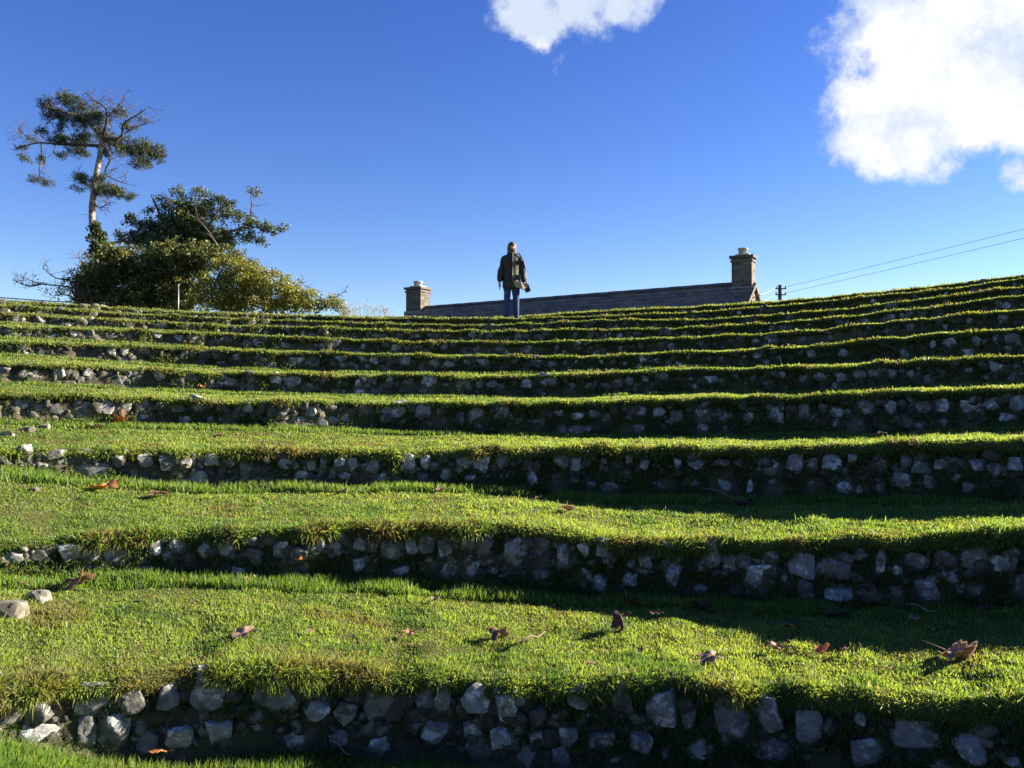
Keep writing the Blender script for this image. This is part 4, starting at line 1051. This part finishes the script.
# hair and hat
HR = simple('hair', (.05, .033, .024), (.15, .10, .07), 25, .6, .4)
bm = bmesh.new(); bmesh.ops.create_icosphere(bm, subdivisions=3, radius=1)
for v in bm.verts:
    c = v.co; low = max(0, -c.z)
    v.co = Vector((c.x * (.098 + .03 * low), .018 + c.y * .10, 1.59 + c.z * (.105 if c.z > 0 else .24)))
    if c.y < -.45 and abs(c.x) < .62: v.co.y = max(v.co.y, -.035)
me = bpy.data.meshes.new('hair'); bm.to_mesh(me); bm.free(); place(me, 'hair', HR, person)
# shoulder bag: its own thing
BG = simple('black_bag', (.02, .02, .022), (.04, .04, .042), 8, .5, .2)
bag = empty('shoulder_bag', (pxp + .30 * S, PY, gzp + .70 * S), 'small dark bag with a tan panel hanging at the hip of the standing person', 'bag')
mb = MB(); mb.box((.325, -.05, .70), (.09, .13, .17), Matrix.Rotation(-.35, 3, 'Y')); mb.box((.325, -.05, .70), (.10, .10, .12), Matrix.Rotation(-.35, 3, 'Y')); placeMB(mb, 'pouch', BG, bag, smooth=False)
mb = MB(); mb.box((.285, -.115, .75), (.08, .018, .10), Matrix.Rotation(-.35, 3, 'Y')); placeMB(mb, 'panel', TR, bag, smooth=False)
mb = MB(); mb.tube([(.32, -.04, .78), (.30, -.03, 1.1), (.225, -.08, 1.30), (.14, -.07, 1.43), (.12, .04, 1.45), (.2, .12, 1.3), (.30, .03, 1.05), (.33, -.04, .78)], .012, 6, cap=False); placeMB(mb, 'strap', BG, bag)

# ------------------------------------------------------------------ light
SUN_AZ, SUN_EL = R_(74), R_(21)          # azimuth measured from the view direction (+Y) towards +X
sd = Vector((math.sin(SUN_AZ) * math.cos(SUN_EL), math.cos(SUN_AZ) * math.cos(SUN_EL), math.sin(SUN_EL)))
ld = bpy.data.lights.new('sun', 'SUN'); ld.energy = 5.0; ld.angle = R_(.53); ld.color = (1, .93, .80)
lo = bpy.data.objects.new('sun', ld); COL.objects.link(lo); lo.rotation_euler = sd.to_track_quat('Z', 'Y').to_euler(); lo.location = (0, 0, 60)
w = bpy.data.worlds.new('World'); scene.world = w; w.use_nodes = True; nt = w.node_tree
bg = nt.nodes['Background']; out = nt.nodes['World Output']
sky = N(nt, 'ShaderNodeTexSky'); sky.sky_type = 'NISHITA'; sky.sun_disc = False
sky.sun_elevation = SUN_EL; sky.sun_rotation = SUN_AZ; sky.air_density = 1.0; sky.dust_density = .05; sky.ozone_density = 3.0; sky.altitude = 100
hs = N(nt, 'ShaderNodeHueSaturation'); hs.inputs['Saturation'].default_value = 1.27; hs.inputs['Hue'].default_value = .525; hs.inputs['Value'].default_value = .92
nt.links.new(sky.outputs[0], hs.inputs['Color']); nt.links.new(hs.outputs[0], bg.inputs['Color'])
SKYS = .051; bg.inputs['Strength'].default_value = SKYS
# cumulus clouds placed on the sky by direction
tc = N(nt, 'ShaderNodeTexCoord')
def wn(scale, detail, rough=.6, off=0):
    n = N(nt, 'ShaderNodeTexNoise'); n.inputs['Scale'].default_value = scale; n.inputs['Detail'].default_value = detail; n.inputs['Roughness'].default_value = rough
    mp = N(nt, 'ShaderNodeMapping'); mp.inputs['Location'].default_value = (off, off * .7, 0); nt.links.new(tc.outputs['Generated'], mp.inputs[0]); nt.links.new(mp.outputs[0], n.inputs['Vector']); return n
dn = wn(14, 5); sub = N(nt, 'ShaderNodeVectorMath', operation='SUBTRACT'); nt.links.new(dn.outputs['Color'], sub.inputs[0]); sub.inputs[1].default_value = (.5, .5, .5)
scl = N(nt, 'ShaderNodeVectorMath', operation='SCALE'); nt.links.new(sub.outputs[0], scl.inputs[0]); scl.inputs['Scale'].default_value = .045
addv = N(nt, 'ShaderNodeVectorMath', operation='ADD'); nt.links.new(tc.outputs['Generated'], addv.inputs[0]); nt.links.new(scl.outputs[0], addv.inputs[1])
CL = [(515,2,26,1),(548,8,36,1),(590,2,34,1),(628,-6,30,1),(540,36,18,.8),(560,68,14,.24),(755,2,10,.25),
      (832,36,18,.35),(846,70,22,.35),(832,150,20,.3),(885,14,44,1),(950,20,62,1),(1010,50,72,1),(930,84,56,1),(900,112,44,1),(846,112,28,.8),(872,152,30,1),(935,140,40,1),(1000,100,44,1),(1090,50,95,1),(1012,182,15,.9),(1150,0,120,1)]
acc = None
for (x, y, r, s_) in CL:
    dv = Vector(((x - 512) / F, 1, 0)); dv.z = math.tan(PITCH + math.atan((384 - y) / F)); dv.normalize()
    dn_ = N(nt, 'ShaderNodeVectorMath', operation='DISTANCE'); nt.links.new(addv.outputs[0], dn_.inputs[0]); dn_.inputs[1].default_value = dv
    mr = N(nt, 'ShaderNodeMapRange', interpolation_type='SMOOTHSTEP'); nt.links.new(dn_.outputs['Value'], mr.inputs['Value'])
    ra = r / F * .88; mr.inputs['From Min'].default_value = ra * 1.45; mr.inputs['From Max'].default_value = ra * .45; mr.inputs['To Min'].default_value = 0; mr.inputs['To Max'].default_value = s_
    if acc is None: acc = mr.outputs[0]
    else:
        mx = N(nt, 'ShaderNodeMath', operation='ADD'); nt.links.new(acc, mx.inputs[0]); nt.links.new(mr.outputs[0], mx.inputs[1]); acc = mx.outputs[0]
n2 = wn(24, 10, .66, 3.3)
ad = N(nt, 'ShaderNodeMath', operation='MULTIPLY_ADD'); nt.links.new(n2.outputs['Fac'], ad.inputs[0]); ad.inputs[1].default_value = 3.2; ad.inputs[2].default_value = -1.6
mc = N(nt, 'ShaderNodeMath', operation='MINIMUM'); nt.links.new(acc, mc.inputs[0]); mc.inputs[1].default_value = 1.9
ad2 = N(nt, 'ShaderNodeMath', operation='ADD'); nt.links.new(mc.outputs[0], ad2.inputs[0]); nt.links.new(ad.outputs[0], ad2.inputs[1])
mask = N(nt, 'ShaderNodeMapRange', interpolation_type='SMOOTHSTEP'); nt.links.new(ad2.outputs[0], mask.inputs['Value']); mask.inputs['From Min'].default_value = .12; mask.inputs['From Max'].default_value = 1.45
gate = N(nt, 'ShaderNodeMapRange', interpolation_type='SMOOTHSTEP'); nt.links.new(acc, gate.inputs['Value']); gate.inputs['From Min'].default_value = .02; gate.inputs['From Max'].default_value = .25
mm = N(nt, 'ShaderNodeMath', operation='MULTIPLY'); nt.links.new(mask.outputs[0], mm.inputs[0]); nt.links.new(gate.outputs[0], mm.inputs[1])
bc = N(nt, 'ShaderNodeBackground'); n3 = wn(11, 6, .6, 8.1)
cr = N(nt, 'ShaderNodeValToRGB'); cr.color_ramp.elements[0].position = .43; cr.color_ramp.elements[0].color = (.64, .73, .88, 1); cr.color_ramp.elements[1].position = .60; cr.color_ramp.elements[1].color = (1, 1, 1, 1)  # grey-blue to white by noise: cloud shading painted into the colour
nt.links.new(n3.outputs['Fac'], cr.inputs[0]); nt.links.new(cr.outputs[0], bc.inputs['Color']); bc.inputs['Strength'].default_value = .26
ms = N(nt, 'ShaderNodeMixShader'); nt.links.new(mm.outputs[0], ms.inputs[0]); nt.links.new(bg.outputs[0], ms.inputs[1]); nt.links.new(bc.outputs[0], ms.inputs[2]); nt.links.new(ms.outputs[0], out.inputs['Surface'])

vs_ = scene.view_settings; vs_.view_transform = 'Standard'; vs_.look = 'None'; vs_.gamma = 1; vs_.use_curve_mapping = False; vs_.exposure = 2.08
scene.cycles.max_bounces = 6; scene.cycles.transparent_max_bounces = 4
scene.cycles.use_denoising = True
